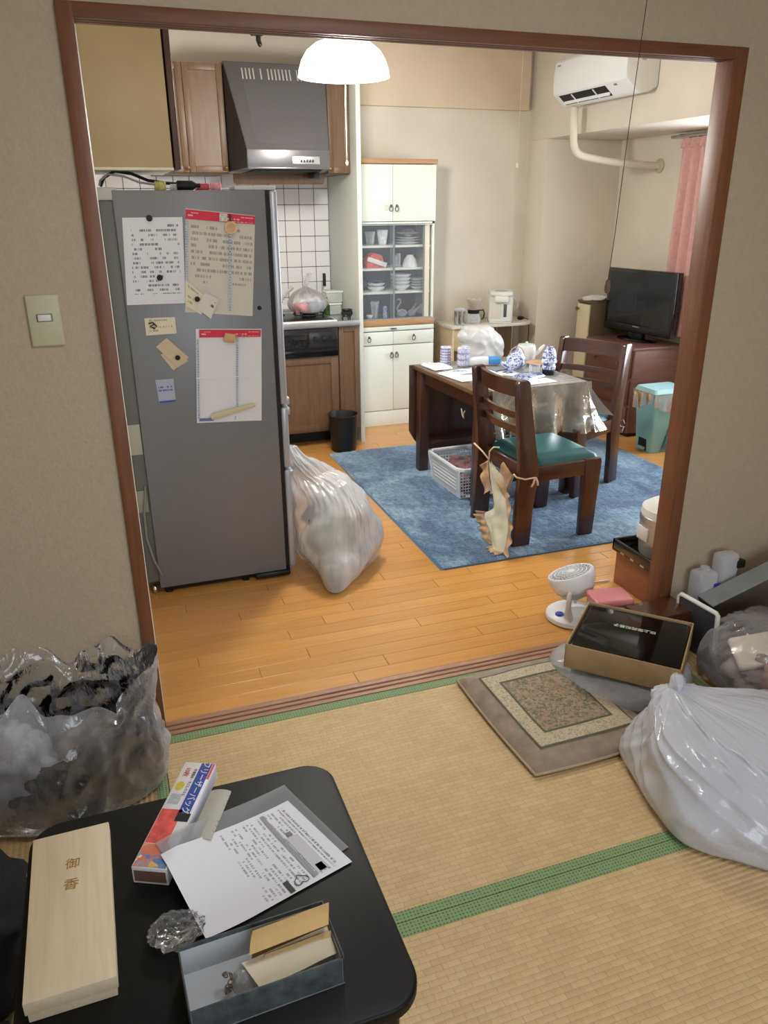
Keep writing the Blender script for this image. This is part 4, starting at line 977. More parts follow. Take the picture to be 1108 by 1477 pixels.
for k in range(7):
    crock('tea_cup', ringp(.034, .0165), M_bwl, 'pale blue cup, %s of the stack beside the white package' % ('first from the table', 'second from the table', 'third from the table', 'fourth from the table', 'fifth from the table', 'sixth from the table', 'topmost')[k], 'cup', 1.955, TT + .0166 * k, 2.225, group='cups stacked near the table corner')
for k in range(3):
    crock('tall_tea_cup', ringp(.0385, .038), M_bwl, 'pale blue tall cup, %s of the stack with the plastic bag behind' % ('lowest', 'middle', 'topmost')[k], 'cup', 2.048, TT + .0382 * k, 2.165, group='tall cups stacked by the bag')
one('seasoning_tube', MB().lathe([(.013, 0), (.015, .006), (.015, .08), (.009, .088), (.010, .108)], 16), mat('orange_tube', (226, 172, 146), .4), 'orange capped tube standing between the two cup stacks', 'tube', (2.010, 2.29, TT + .0006))
t = thing('cup_tower', 'tower of upturned blue and white cups on a black lacquer base', 'cups', (2.415, 1.760, TT))
obj('base', MB().lathe([(.036, .0005), (.038, .004), (.038, .030), (.036, .033)], 28), M_black, t)
for k, (r, h, z) in enumerate(((.042, .046, .033), (.046, .036, .072), (.042, .055, .100))):
    obj('cup', MB().lathe([(r, 0), (r * .98, h * .25), (r * .8, h * .75), (r * .5, h), (r * .5, h + .006), (r * .42, h + .006), (r * .42, h + .001), (.001, h)], 30, (0, 0, z)), M_bw, t)
t = thing('sugar_pot', 'round blue and white lidded pot with a hooped handle', 'pot', (2.335, 2.010, TT))
obj('body', MB().lathe([(.034, .0005), (.052, .014), (.061, .040), (.058, .066), (.048, .078), (.044, .076), (.001, .070)], 32), M_bw, t)
obj('lid', MB().lathe([(.046, .078), (.040, .090), (.020, .100), (.008, .103), (.010, .114), (.004, .118)], 28), M_bw, t)
obj('handle', MB().tube([(-.050 * cos(a), .0, .072 + .055 * sin(a)) for a in [k * pi / 14 for k in range(15)]], .0032, 8), mat('cane_handle', (176, 160, 142), .5), t)
t = thing('teapot', 'white teapot with its spout to the window side behind the blue pot', 'teapot', (2.505, 2.195, TT))
obj('body', MB().lathe([(.042, .0005), (.056, .012), (.062, .045), (.060, .085), (.054, .102), (.050, .102), (.050, .095), (.001, .093)], 32), M_china, t)
obj('spout', MB().tube([(.052, -.012, .036), (.078, -.018, .052), (.098, -.022, .080), (.116, -.026, .096)], [.016, .013, .010, .008], 14), M_china, t)
obj('lid', MB().lathe([(.050, .1022), (.040, .106), (.010, .109), (.009, .118), (.004, .121)], 28), M_celadon, t)
one('bamboo_whisk_plate', MB().lathe([(.055, 0), (.068, .006), (.082, .014), (.080, .016), (.060, .009), (.001, .007)], 30, sx=1.1), mat('tan_wood_dish', (204, 166, 132), .5), 'shallow tan wooden dish beside the teapot', 'dish', (2.515, 2.035, TT + .0006))
# white shopping bag standing on the table
M_wbag = plastic_film('white_shopping_bag', (246, 246, 246), .88, .96, rough=.3, crease=12, bs=.35, tr=.4, bd=.015)
def puff(p, u, v, A=.012, s=13., seed=0.):
    return p + V((cos(u * 2 * pi), sin(u * 2 * pi), .3)) * (A * (crease(p, s, seed) * 1.6 - .5) + .4 * A * ridged(p, s * 2.2, seed))
t = one('white_shopping_bag', loft([(0.0, 0, 0, [.10] * 8), (.02, 0, 0, [.135, .12, .11, .12, .14, .12, .11, .12]), (.09, .0, 0, [.140, .125, .11, .13, .15, .12, .11, .13]), (.15, -.015, 0, [.125, .12, .10, .13, .155, .12, .10, .12]),
    (.195, -.03, 0, [.085, .09, .08, .10, .12, .09, .08, .08]), (.212, -.05, 0, [.03, .03, .03, .04, .05, .03, .03, .03])], 84, 44, fold=lambda p, u, v: puff(p, u, v, .026, 7., 2.) if .03 < v < .97 else p), M_wbag,
    'white shopping bag standing on the dining table in front of the kettle', 'bag', (2.275, 2.36, TT + .0006), smooth=70)
t = thing('tissue_pack', 'white package with a blue fade lying in front of the white shopping bag', 'package', (2.165, 2.150, TT), -12)
obj('pack', MB().box(-.12, -.03, .0006, .12, .03, .052, .014, 3), mat('white_pack', (226, 232, 238), .35, var=.05, vs=20), t)
obj('blue_end', MB().box(.03, -.0312, .002, .1205, .0312, .0525, .014, 3), mat('blue_pack_print', (70, 140, 200), .35, var=.2, vs=12), t)
def flat_pack(name, label, x, y, w, d, h, rz, m, cat='packet', seed=0., z=0.):
    def top(u, v):
        e = min(u, 1 - u, v, 1 - v)
        return V(((u - .5) * w, (v - .5) * d, .0012 + min(1, e / .12) ** .6 * h * (.75 + .5 * noise.noise(V((u * 3 + seed, v * 3, seed))))))
    mb = MB().grid(top, 26, 20); mb.grid(lambda u, v: V(((u - .5) * w, (v - .5) * d, .0008)), 2, 2, flip=True)
    return one(name, mb, m, label, cat, (x, y, TT + z), rz, smooth=180)
M_shiny = mat('glossy_white_wrap', (232, 236, 242), .16, var=.04, vs=12, bs=.5, bd=.01, bscale=30)
M_cyan = blue_white('cyan_wave_print', (226, 236, 242), (70, 178, 208), 16, .50)
s = flat_pack('wrapped_towel', 'glossy white wrapped towel with a cyan print at the table edge', 1.975, 1.90, .30, .28, .026, 8, M_shiny, seed=1.)
obj('printed_panel', MB().grid(lambda u, v: V((-.10 + .19 * u, -.06 + .11 * v, .0272 + .002 * sin(u * 9) - .006 * abs(v - .5))), 12, 8), M_cyan, s, 180)
flat_pack('wrapped_towel', 'plain white wrapped cloth at the far left table corner', 1.885, 2.20, .13, .20, .022, 4, M_shiny, seed=4.)
flat_pack('wrapped_towel', 'thin white wrapped sheet nearest the chair back on the table', 2.035, 1.64, .24, .17, .012, -4, M_shiny, seed=7.)
t = thing('fan_shaped_dish', 'white fan-shaped dish with a dark blue flower in front of the blue pot', 'dish', (2.205, 1.815, TT), 20)
fan = [(.0 + .02 * cos(a), -.07 + .02 * sin(a)) for a in (pi * 1.25, pi * 1.5, pi * 1.75)] + [(.125 * cos(a), -.07 + .19 * sin(a)) for a in [pi * .28 + k * pi * .44 / 10 for k in range(11)]]
obj('plate', MB().prism(fan, .010, 'z', .0006, .003), M_china, t)
obj('blue_arc', MB().tube([(.112 * cos(a), -.07 + .172 * sin(a), .0125) for a in [pi * .30 + k * pi * .40 / 10 for k in range(11)]], .007, 8, flat=.25), mat('cobalt_glaze', (44, 58, 120), .2, coat=.5), t, 180)
for k in range(5):
    a = k * 2 * pi / 5
    obj('petal', MB().sphere((.0 + .022 * cos(a), .035 + .022 * sin(a), .0112), .013, 10, 6, (1.2, .7, .14)), bpy.data.materials['cobalt_glaze'], t)
for k, (x, y, lab) in enumerate(((2.245, 1.845, 'small blue and white bowl between the fan-shaped dish and round pot'),)):
    one('rice_bowl', MB().lathe(bowl(.058, .048), 28, cap1=False), M_bw, lab, 'bowl', (2.252, 1.930, TT + .001), smooth=50)
flat_pack('tableware_pack', 'bluish plastic wrapped plates lying beside the cup tower', 2.270, 1.735, .17, .13, .020, 24, blue_white('wrapped_blue_plates', (176, 190, 214), (86, 100, 160), 30, .5), seed=2.)
flat_pack('white_card_sheet', 'flat white sheet at the near table edge behind the chair back', 2.255, 1.60, .20, .11, .006, 6, M_paper, 'sheet', seed=3.)
crock('jam_glass', [(.030, 0), (.033, .005), (.034, .055), (.031, .055), (.030, .008), (.001, .007)], M_gls, 'clear tumbler left of the tower of blue cups', 'tumbler', 2.335, TT, 1.785)

# ================================================================== CHAIRS
M_seat = mat('teal_vinyl_seat', (28, 82, 84), .35, bs=.15, bscale=260)
M_chair = wood('chair_mahogany', (56, 30, 23), (78, 44, 33), .28, (40, 40, 6), coat=.4)
M_chairh = wood('chair_mahogany_rail', (56, 30, 23), (78, 44, 33), .28, (40, 6, 40), coat=.4)
def make_chair(label, loc, rz):
    c = thing('dining_chair', label, 'chair', loc, rz, group='dining chairs')
    hw = .215; th = .017
    post = [(-.050, 0), (.050, 0), (.058, .2), (.076, .36), (.072, .43), (.050, .54), (.020, .70), (-.002, .838), (-.012, .850), (-.060, .848), (-.072, .836), (-.062, .70), (-.045, .56), (-.034, .43), (-.032, .36), (-.038, .2)]
    for s in (-1, 1): obj('rear_post', MB().prism(post, .034, 'y', s * hw - .017, .005), M_chair, c)
    for s in (-1, 1): obj('front_leg', MB().prism([(.352, 0), (.432, 0), (.450, .40), (.445, .418), (.352, .418), (.348, .30)], .036, 'y', s * hw - .018, .005), M_chair, c)
    for s in (-1, 1): obj('side_rail', MB().box(.06, s * hw - .014, .335, .37, s * hw + .014, .412, .003), M_chairh, c)
    obj('front_rail', MB().box(.40, -hw, .335, .425, hw, .412, .003), M_chairh, c)
    obj('rear_rail', MB().box(.005, -hw, .335, .035, hw, .412, .003), M_chairh, c)
    def rail(z0, z1, x, bow, th_):
        def fn_(k, zz, xx): return None
        mb = MB(); n = 16; vs = []; fs = []
        for i in range(n + 1):
            u = -1 + 2 * i / n; yy = u * (hw - .010); b_ = -bow * (1 - u * u)
            lean = -.105 * 1
            for (zz, dx) in ((z0, 0), (z1, 0), (z1, th_), (z0, th_)):
                vs.append((x + b_ + dx + lean * (zz - z0), yy, zz))
        for i in range(n):
            for k in range(4): fs.append([i * 4 + k, i * 4 + (k + 1) % 4, (i + 1) * 4 + (k + 1) % 4, (i + 1) * 4 + k])
        fs += [[3, 2, 1, 0], [n * 4 + k for k in range(4)]]
        mb.add(vs, fs); return mb
    obj('top_rail', rail(.762, .842, -.028, .040, .024), M_chairh, c, 50)
    obj('back_slat', rail(.650, .684, -.012, .034, .018), M_chairh, c, 50)
    obj('back_slat', rail(.572, .610, .004, .034, .018), M_chairh, c, 50)
    def seat_fn(u, v):
        e = min(u, 1 - u, v, 1 - v); x = .040 + .405 * u; y = (-hw + .004 + (2 * hw - .008) * v) * (1 if u > .12 else .93)
        return V((x, y, .412 + .040 * min(1, e / .12) ** .5 + .012 * sin(pi * u) * sin(pi * v)))
    mb = MB().grid(seat_fn, 30, 30); mb.box(.042, -hw + .02, .405, .443, hw - .02, .4135)
    obj('seat', mb, M_seat, c, 180)
    return c
ch1 = make_chair('dark wooden dining chair with a teal seat and a frilled cloth hanging behind', (1.822, 1.175, RZ), 2.5)
ch2 = dup(ch1, 'dark wooden dining chair turned to the table, in front of the chest of drawers', (2.748, 1.838, RZ), 205)
one('chair_tie', MB().tube([(0, -.03, .02), (.008, 0, .035), (0, .03, .015), (-.006, .0, -.005), (0, -.03, .0), (.006, .01, -.03), (.01, .02, -.05)], .003, 6).tube([(0, -.02, .0), (-.008, -.02, -.04)], .003, 6), mat('pale_tie_string', (186, 190, 214), .6), 'pale string knotted round the post of the chair by the drawers', 'string', (2.872, 1.628, .37), smooth=180)

# frilled cushion cloth hanging by strings behind the near chair
M_cloth = mat('cream_quilted_cloth', (206, 204, 180), .85, var=.05, vs=14, bs=.25, bscale=200)
M_frill = mat('brown_satin_frill', (176, 140, 98), .5, var=.22, vs=18, sheen=.3)
cl = thing('chair_cushion', 'cream cushion cloth with a brown frill tied behind the near chair', 'cushion', (1.765, 1.17, RZ + .002))
# outline in (y, z): left (far) and right (near) edges from the strings down to the floor
Lf = [(.06, .38), (.05, .336), (.0, .24), (-.05, .155), (.02, .095), (-.08, .06), (-.185, .012)]
Rt = [(-.205, .385), (-.16, .30), (-.165, .245), (-.21, .17), (-.25, .115), (-.275, .06), (-.290, .012)]
def edge(E, v):
    x = v * (len(E) - 1); i = min(int(x), len(E) - 2); f = x - i
    q = [V(E[min(max(k, 0), len(E) - 1)]) for k in (i - 1, i, i + 1, i + 2)]
    return V([cat4(q[0][c], q[1][c], q[2][c], q[3][c], f) for c in range(2)])
def cl_fn(u, v):
    a, b = edge(Lf, v), edge(Rt, v); p = a.lerp(b, u)
    sag = -.035 * sin(pi * u) * (1 - v) ** 2
    return V((  .012 - .078 * v * v - .02 * sin(pi * u) * (.4 + v) + .008 * noise.noise(V((u * 4, v * 6, 1))), p.x, p.y + sag))
obj('cloth', MB().grid(cl_fn, 36, 60).grid(lambda u, v: cl_fn(u, v) + V((.010, 0, 0)), 36, 60, flip=True), M_cloth, cl, 180)
def frill(side, v0, v1, out, n, dirz):
    def fn(u, v):
        vv = v0 + (v1 - v0) * u; p = cl_fn(side, vv); d = 1 if side == 0 else -1
        w = sin(u * 2 * pi * n); k = sin(u * 2 * pi * n + 1.2)
        return V((p.x - .009 * v * (1 + w) - .004, p.y + d * out * v * (1 + .06 * k), max(.004, p.z + dirz * out * v + .005 * w * v)))
    return MB().grid(fn, 110, 8)
obj('frill', frill(0, .0, .34, .062, 2.0, -.75), M_frill, cl, 180)
obj('frill', frill(0, .60, 1.0, .085, 5, -.30), M_frill, cl, 180)
obj('frill', frill(1, .02, .34, -.075, 1.5, -.62), M_frill, cl, 180)
obj('frill', frill(1, .22, .99, .056, 4, -.10), M_frill, cl, 180)
obj('frill', MB().grid(lambda u, v: (lambda p: V((p.x - .03 * v * (1 + .3 * sin(u * 22)), p.y + .006 * sin(u * 19) * v, max(.004, p.z - .012 * v))))(cl_fn(u, 1)), 50, 6), M_frill, cl, 180)
M_str = mat('beige_tie_string', (212, 186, 156), .6)
obj('tie_string', MB().tube([(.012, -.205, .385), (.02, -.222, .372), (.06, -.238, .362), (.115, -.236, .364), (.125, -.236, .352)], .0045, 8), M_str, cl, 180)
obj('tie_string', MB().tube([(.115, -.237, .365), (.104, -.243, .335), (.092, -.246, .322)], .0055, 8), M_str, cl, 180)
obj('tie_string', MB().tube([(.118, -.237, .365), (.126, -.243, .345), (.128, -.246, .325)], .0055, 8), M_str, cl, 180)
obj('tie_string', MB().tube([(.012, .06, .38), (.0, .12, .41), (-.02, .18, .44)], .0045, 8), M_str, cl, 180)
obj('tie_string', MB().tube([(.012, .06, .38), (.02, .075, .42), (.035, .06, .445), (.05, .03, .45)], .0045, 8), M_str, cl, 180)

# laundry basket under the table
M_bask = mat('white_basket_plastic', (226, 230, 236), .4)
t = thing('plastic_basket', 'white lattice plastic basket on the rug under the table', 'basket', (1.945, 1.870, RZ), TR - 1)
bx, by, bh = .125, .195, .180
def side(mb, p0, p1, q0, q1, nc, nr):
    """lattice wall between a bottom edge p0-p1 and a top edge q0-q1"""
    P = lambda u, v: V(p0).lerp(V(p1), u).lerp(V(q0).lerp(V(q1), u), v)
    for k in range(nc + 1):
        mb.tube([P(k / nc, .02), P(k / nc, .98)], .0032, 4)
    for k in range(nr + 1):
        mb.tube([P(0, k / nr), P(1, k / nr)], .0032, 4)
bx1, by1 = bx + .022, by + .025
c_ = [(-bx, -by, .004), (bx, -by, .004), (bx, by, .004), (-bx, by, .004)]; d_ = [(-bx1, -by1, bh), (bx1, -by1, bh), (bx1, by1, bh), (-bx1, by1, bh)]
for k, nc in ((0, 15), (1, 22), (2, 15)):
    mb = MB(); side(mb, c_[k], c_[(k + 1) % 4], d_[k], d_[(k + 1) % 4], nc, 9); o = obj('lattice_side', mb, M_bask, t); o['kind'] = 'stuff'
sd = MB(); sd.add([c_[3], c_[0], d_[0], d_[3]] + [V(p) + V((.003, 0, 0)) for p in (c_[3], c_[0], d_[0], d_[3])], [[0, 1, 2, 3], [7, 6, 5, 4], [0, 4, 5, 1], [1, 5, 6, 2], [2, 6, 7, 3], [3, 7, 4, 0]])
obj('solid_side', sd, M_bask, t)
for k in range(5): obj('moulded_line', MB().tube([V(c_[3]).lerp(V(d_[3]), .25 + .13 * k) + V((-.002, -.05, 0)), V(c_[0]).lerp(V(d_[0]), .25 + .13 * k) + V((-.002, .05, 0))], .0025, 4), M_bask, t)
obj('floor_plate', MB().box(-bx, -by, .001, bx, by, .005), M_bask, t)
rim = []
for k in range(4):
    a, b = V(d_[k]), V(d_[(k + 1) % 4]); rim += [a.lerp(b, .10), a.lerp(b, .5), a.lerp(b, .90)]
obj('rim', MB().tube(rim, .011, 8, closed=True, flat=1.3), M_bask, t)
def cloth_heap(name, label, cat, loc, sx, sy, h, m, seed, group=None, A=.35, s=3.2):
    def fn(d):
        return 1 + A * noise.noise(V((d.x * s + seed, d.y * s, d.z * s))) + .16 * ridged(d, s * 2.1, seed)
    mb = MB().sphere((0, 0, 0), 1, 48, 28, (sx, sy, h), fn)
    mb.v = [V((p.x, p.y, max(p.z, -h * .55))) for p in mb.v]
    return one(name, mb.xf(T((0, 0, h * .55 + .0008))), m, label, cat, loc, group=group, smooth=180)
cloth_heap('folded_clothes', 'dark and pink clothes bundled inside the white basket', 'clothes', (1.945, 1.87, RZ + .006), .10, .155, .105, mat('dark_pink_clothes', (112, 84, 86), .85, var=.45, vs=16), 3.)
# ================================================================== SIDE TABLE in the far corner
M_sand = wood('sandy_veneer', (196, 176, 140), (212, 194, 160), .5, (4, 40, 40))
M_topw = mat('pale_stone_top', (216, 210, 198), .35, var=.04, vs=30)
t = thing('corner_rack_table', 'low rack table with a rounded pale top carrying the kettle', 'table', (2.52, 3.40, 0))
RH = .742
out_ = [(0, 0)] + [(.60 + .155 * sin(a), .155 - .155 * cos(a)) for a in [k * pi / 16 for k in range(9)]] + [(.755, .38), (0, .38)]
obj('top', MB().prism(out_, .022, 'z', RH - .022, .003), M_topw, t)
obj('side_board', MB().box(.010, .010, 0, .030, .37, RH - .022, .002), M_sand, t)
obj('drawer_case', MB().box(.030, .04, RH - .20, .33, .37, RH - .022, .002), M_sand, t)
obj('drawer', MB().box(.034, .020, RH - .19, .326, .042, RH - .03, .002), M_sand, t)
obj('shelf', MB().box(.030, .03, .30, .62, .37, .316, .002), M_sand, t)
obj('shelf', MB().box(.030, .03, .04, .62, .37, .056, .002), M_sand, t)
for x, y in ((.56, .05), (.70, .30), (.56, .33)): obj('chrome_post', MB().lathe([(.011, 0), (.011, RH - .022)], 16, (x, y, 0)), M_chrome, t)
obj('back_board', MB().box(.030, .368, .05, .74, .376, RH - .03), mat('tan_brown_board', (150, 128, 100), .6), t)  # back board in a browner tone than the sandy veneer
t = thing('electric_kettle', 'white electric hot water dispenser on the rounded corner table', 'kettle', (2.995, 3.52, RH), -24)
obj('body', MB().prism([(-.085, -.100), (.085, -.100), (.095, -.09), (.095, .10), (.08, .115), (-.08, .115), (-.095, .10), (-.095, -.09)], .205, 'z', .012, .012, seg=3), M_white, t)
obj('base', MB().prism([(-.088, -.102), (.088, -.102), (.098, .10), (-.098, .10)], .014, 'z', .0005, .004), M_greywhite, t)
obj('lid', MB().prism([(-.090, -.120), (.0, -.150), (.09, -.120), (.098, .10), (.08, .118), (-.08, .118), (-.098, .10)], .034, 'z', .212, .012, seg=3), M_white, t)
obj('spout_hood', MB().prism([(-.055, -.148), (.055, -.148), (.05, -.09), (-.05, -.09)], .05, 'z', .166, .012), M_white, t)
obj('control_pad', MB().lathe([(.050, .2455), (.050, .2485), (.046, .250)], 28, (0, -.055, 0), sy=.75), mat('grey_control_pad', (168, 170, 168), .4), t)
obj('level_window', MB().box(.022, -.105, .05, .046, -.098, .150, .003), mat('dark_level_window', (88, 92, 90), .15), t)
obj('front_plate', MB().box(-.075, -.1035, .035, .005, -.099, .155, .003), mat('warm_front_plate', (222, 216, 200), .4), t)
obj('handle', MB().tube([(.098, -.01, .19), (.128, .0, .165), (.140, .01, .13), (.128, .02, .105)], .008, 10), M_greywhite, t)
t = thing('coffee_server', 'glass coffee server with a dark collar and a plastic dripper on top', 'coffee server', (2.760, 3.52, RH))
obj('glass_jug', MB().lathe([(.050, .0006), (.056, .01), (.056, .045), (.046, .075), (.042, .085), (.039, .085), (.043, .074), (.053, .044), (.053, .012), (.001, .006)], 28, cap1=False), M_gls, t)
obj('collar', MB().lathe([(.044, .078), (.046, .082), (.046, .108), (.040, .110)], 28), M_blackm, t)
obj('handle', MB().tube([(.044, -.01, .100), (.075, -.02, .104), (.086, -.022, .075), (.078, -.020, .040), (.066, -.016, .030)], .0065, 10, flat=.8), M_blackm, t)
obj('dripper', MB().lathe([(.030, .110), (.034, .118), (.062, .190), (.060, .190), (.032, .122), (.001, .116)], 28, cap1=False), clear_glass('clear_dripper', .30, (222, 206, 196), .1), t)
obj('dripper_collar', MB().lathe([(.050, .1095), (.050, .115), (.030, .118)], 28), clear_glass('clear_collar', .4, (214, 196, 186), .1), t)
obj('coffee_filter', MB().lathe([(.010, .122), (.028, .130), (.050, .178), (.048, .178), (.001, .140)], 24), mat('filter_paper', (214, 196, 182), .8), t)
t = thing('steel_canister', 'short steel canister with a clear lid at the end of the corner table', 'canister', (2.630, 3.50, RH))
obj('body', MB().lathe([(.040, .0006), (.044, .006), (.044, .105), (.041, .108)], 28), M_chrome, t)
obj('lid', MB().lathe([(.046, .106), (.046, .122), (.030, .130), (.008, .132)], 28), clear_glass('clear_lid', .4, (216, 222, 220), .1), t)
one('coaster_tray', MB().lathe([(.058, 0), (.064, .004), (.062, .006), (.001, .004)], 28), mat('white_saucer', (214, 208, 198), .3), 'pale saucer between the canister and the coffee server', 'saucer', (2.690, 3.455, RH + .0005), smooth=50)
one('black_plug', MB().sphere((0, 0, .016), .016, 14, 10, (2.0, 1, 1)).tube([(.03, 0, .012), (.052, -.02, .006), (.064, -.03, -.03), (.066, -.03, -.20), (.06, -.03, -.40)], .0035, 8), M_blackm, 'black plug with its cable at the rounded end of the corner table', 'plug', (3.205, 3.555, RH + .0008), smooth=180)

# ================================================================== CHEST, TELEVISION, CREAM CABINET, PEDAL BIN
M_chest = wood('brown_chest_wood', (84, 54, 44), (106, 70, 58), .4, (40, 5, 40), coat=.2)
M_chests = wood('brown_chest_side', (98, 64, 56), (118, 80, 70), .4, (5, 40, 40), coat=.2)
t = thing('chest_of_drawers', 'brown three-drawer chest carrying the television', 'chest', (3.53, 2.46, 0))
obj('carcass', MB().box(.012, 0, .03, .445, .60, .640, .003), M_chests, t)
obj('top', MB().box(-.006, -.006, .640, .445, .606, .660, .003), M_chests, t)
obj('plinth', MB().box(.03, .015, .0, .43, .585, .03), M_blackm, t)
for z0, z1 in ((.045, .225), (.240, .425), (.440, .628)):
    d = obj('drawer', MB().box(-.004, .020, z0, .014, .580, z1, .006), M_chest, t)
    for yy in (.15, .45): obj('knob', MB().lathe([(.005, 0), (.006, .012), (.014, .018), (.013, .026), (.004, .029)], 16, M=T((-.004, yy, (z0 + z1) / 2), 0, -90)), M_pew, d)
t = thing('television', 'black flat television on the brown chest', 'television', (3.79, 2.785, .6605), 8)
obj('stand_foot', MB().lathe([(.16, .0005), (.165, .006), (.150, .014), (.05, .020), (.004, .022)], 40, sx=.62, sy=1.15), mat('gloss_black', (12, 12, 13), .12, coat=.6), t)
obj('stand_neck', MB().box(-.02, -.06, .016, .02, .06, .075, .006), M_black, t)
obj('bezel', MB().box(-.03, -.345, .052, .035, .345, .512, .008, 3), bpy.data.materials['gloss_black'], t)
obj('screen', MB().box(-.0315, -.318, .118, -.026, .318, .488), mat('dark_screen', (26, 28, 34), .18, coat=.3), t)
obj('speaker_bar', MB().box(-.034, -.33, .060, -.027, .33, .108, .004), M_black, t)
obj('maker_mark', MB().box(-.0347, -.030, .097, -.0335, .030, .104), M_steel, t)
obj('back_shell', MB().prism([(.034, -.28), (.085, -.18), (.085, .18), (.034, .28)], .30, 'z', .11, .006), M_black, t)
for k in range(6): obj('side_rib', MB().box(.0, -.3475, .20 + .022 * k, .03, -.3445, .208 + .022 * k), M_blackm, t)
M_cc = mat('cream_door', (216, 204, 168), .5)
t = thing('cream_cabinet', 'narrow cream cabinet with dark edges between the column and the chest', 'cabinet', (3.60, 3.165, 0))
obj('carcass', MB().box(.010, 0, .0,   .385, .172, .895, .002), mat('dark_cabinet_edge', (92, 78, 58), .5), t)
obj('top', MB().box(-.004, -.003, .895,   .385, .175, .910, .002), bpy.data.materials['dark_cabinet_edge'], t)
d = obj('door', MB().box(-.006, .006, .03,   .011, .166, .885, .003), M_cc, t)
obj('knob', MB().lathe([(.006, 0), (.007, .012), (.015, .018), (.014, .025), (.004, .028)], 16, M=T((-.006, .146, .845), 0, -90)), mat('brass_knob', (140, 120, 84), .35, metal=.8), d)
cloth_heap('folded_towel', 'rumpled white cloth on top of the narrow cream cabinet', 'cloth', (3.70, 3.25, .9105), .10, .068, .022, mat('white_towel', (226, 224, 218), .85), 5., A=.2)
M_teal = mat('pale_teal_plastic', (134, 178, 176), .4)
M_tead = mat('teal_plastic_lid', (150, 190, 190), .4)
t = thing('pedal_bin', 'pale teal pedal bin with a clear liner in front of the brown chest', 'bin', (3.565, 2.150, 0))
def tub(z0, z1, w0, d0, w1, d1, th=None):
    mb = MB(); a = []; n = 6
    for (w, d, z) in ((w0, d0, z0), (w1, d1, z1)):
        ring = []
        for cx, cy, a0 in ((w - .02, d - .02, 0), (-w + .02, d - .02, pi / 2), (-w + .02, -d + .02, pi), (w - .02, -d + .02, 1.5 * pi)):
            for k in range(n): ring.append((cx + .02 * cos(a0 + k * pi / 2 / (n - 1)), cy + .02 * sin(a0 + k * pi / 2 / (n - 1)), z))
        a.append(ring)
    m = 4 * n
    mb.add(a[0] + a[1], [[k, (k + 1) % m, m + (k + 1) % m, m + k] for k in range(m)] + [list(range(m))[::-1], list(range(m, 2 * m))])
    return mb
obj('body', tub(.001, .425, .110, .085, .140, .110), M_teal, t)
obj('lid', tub(.425, .452, .148, .118, .135, .105), M_tead, t)
obj('pedal_recess', MB().box(-.1165, -.045, .012, -.100, .045, .10, .003), M_blackm, t)
obj('pedal', MB().box(-.142, -.036, .018, -.108, .036, .034, .004), M_teal, t)
obj('side_stripe', MB().prism([(-.02, 0.03), (.09, .03), (.115, .27), (.02, .20)], .003, 'y', -.1035, .001), mat('blue_side_panel', (70, 126, 170), .4), t)
lin = MB().grid(lambda u, v: (lambda a, k: V((k * .152 * max(-1, min(1, 1.5 * cos(a))), k * .122 * max(-1, min(1, 1.5 * sin(a))), .424 - (.10 + .03 * sin(3 * a)) * v)))(u * 2 * pi, 1 + .05 * v * sin(u * 2 * pi * 13) - .05 * v), 120, 14, cu=True)
obj('liner', lin, M_bagc, t, 180)

# ================================================================== WHITE RUBBISH BAG beside the fridge
M_rub = plastic_film('white_semi_clear_bag', (246, 247, 250), .44, .92, rough=.16, crease=11, bs=.45, tr=.35, milky=.35, seed=3., bd=.012)
def bag_fold(A, s, seed, nf, fa, dx=0., tw=1.2):
    """lumps of what is inside, plus stretched pleats running to the knot"""
    def f(p, u, v):
        a = u * 2 * pi; k = min(1, v * 4) * min(1, (1 - v) * 5 + .2)
        d = V((cos(a), sin(a), .3))
        lump = noise.noise(V((p.x * s + seed, p.y * s, p.z * s * 1.2)))
        q = a + tw * v
        r1 = abs(noise.noise(V((cos(q) * nf * .32, sin(q) * nf * .32, v * 1.1 + seed))))
        r2 = abs(noise.noise(V((cos(a - .8 * v) * nf * .8 + 7, sin(a - .8 * v) * nf * .8, v * 2.2 + seed))))
        return p + d * k * (A * lump + fa * (.25 + v) * min(1, (1 - v) * 4 + .3) * ((1 - 2.4 * r1) * .8 + (1 - 2.4 * r2) * .45) + .25 * A * (crease(p, s * 1.8, seed) - .4))
    return f
WBX, WBY = .905, 1.105
def pol(cx, cy, pts):
    """radii at 8 equal angles so that the outline passes near the given corner points"""
    out = []
    for k in range(20):
        a = k * pi / 10; best = 0
        for i in range(len(pts)):
            p, q = V(pts[i]) - V((cx, cy)), V(pts[(i + 1) % len(pts)]) - V((cx, cy)); d = V((cos(a), sin(a))); e = q - p
            den = d.x * e.y - d.y * e.x
            if abs(den) < 1e-9: continue
            tt = (p.x * e.y - p.y * e.x) / den; s_ = (p.x * d.y - p.y * d.x) / den
            if tt > 0 and -1e-6 <= s_ <= 1.000001: best = max(best, tt)
        out.append(best)
    return out
f0 = [(.80, .735), (1.13, 1.09), (.99, 1.40), (.745, 1.22)]
f1 = [(.80, .79), (.94, .84), (1.15, 1.10), (1.02, 1.42), (.72, 1.34), (.715, 1.03)]
f2 = [(.80, .88), (.96, .90), (1.11, 1.10), (1.0, 1.40), (.72, 1.36), (.715, 1.04)]
f3 = [(.85, .97), (.98, 1.0), (1.06, 1.15), (.97, 1.38), (.73, 1.36), (.72, 1.10)]
f4 = [(.82, 1.08), (.94, 1.07), (1.0, 1.18), (.92, 1.38), (.74, 1.38), (.73, 1.18)]
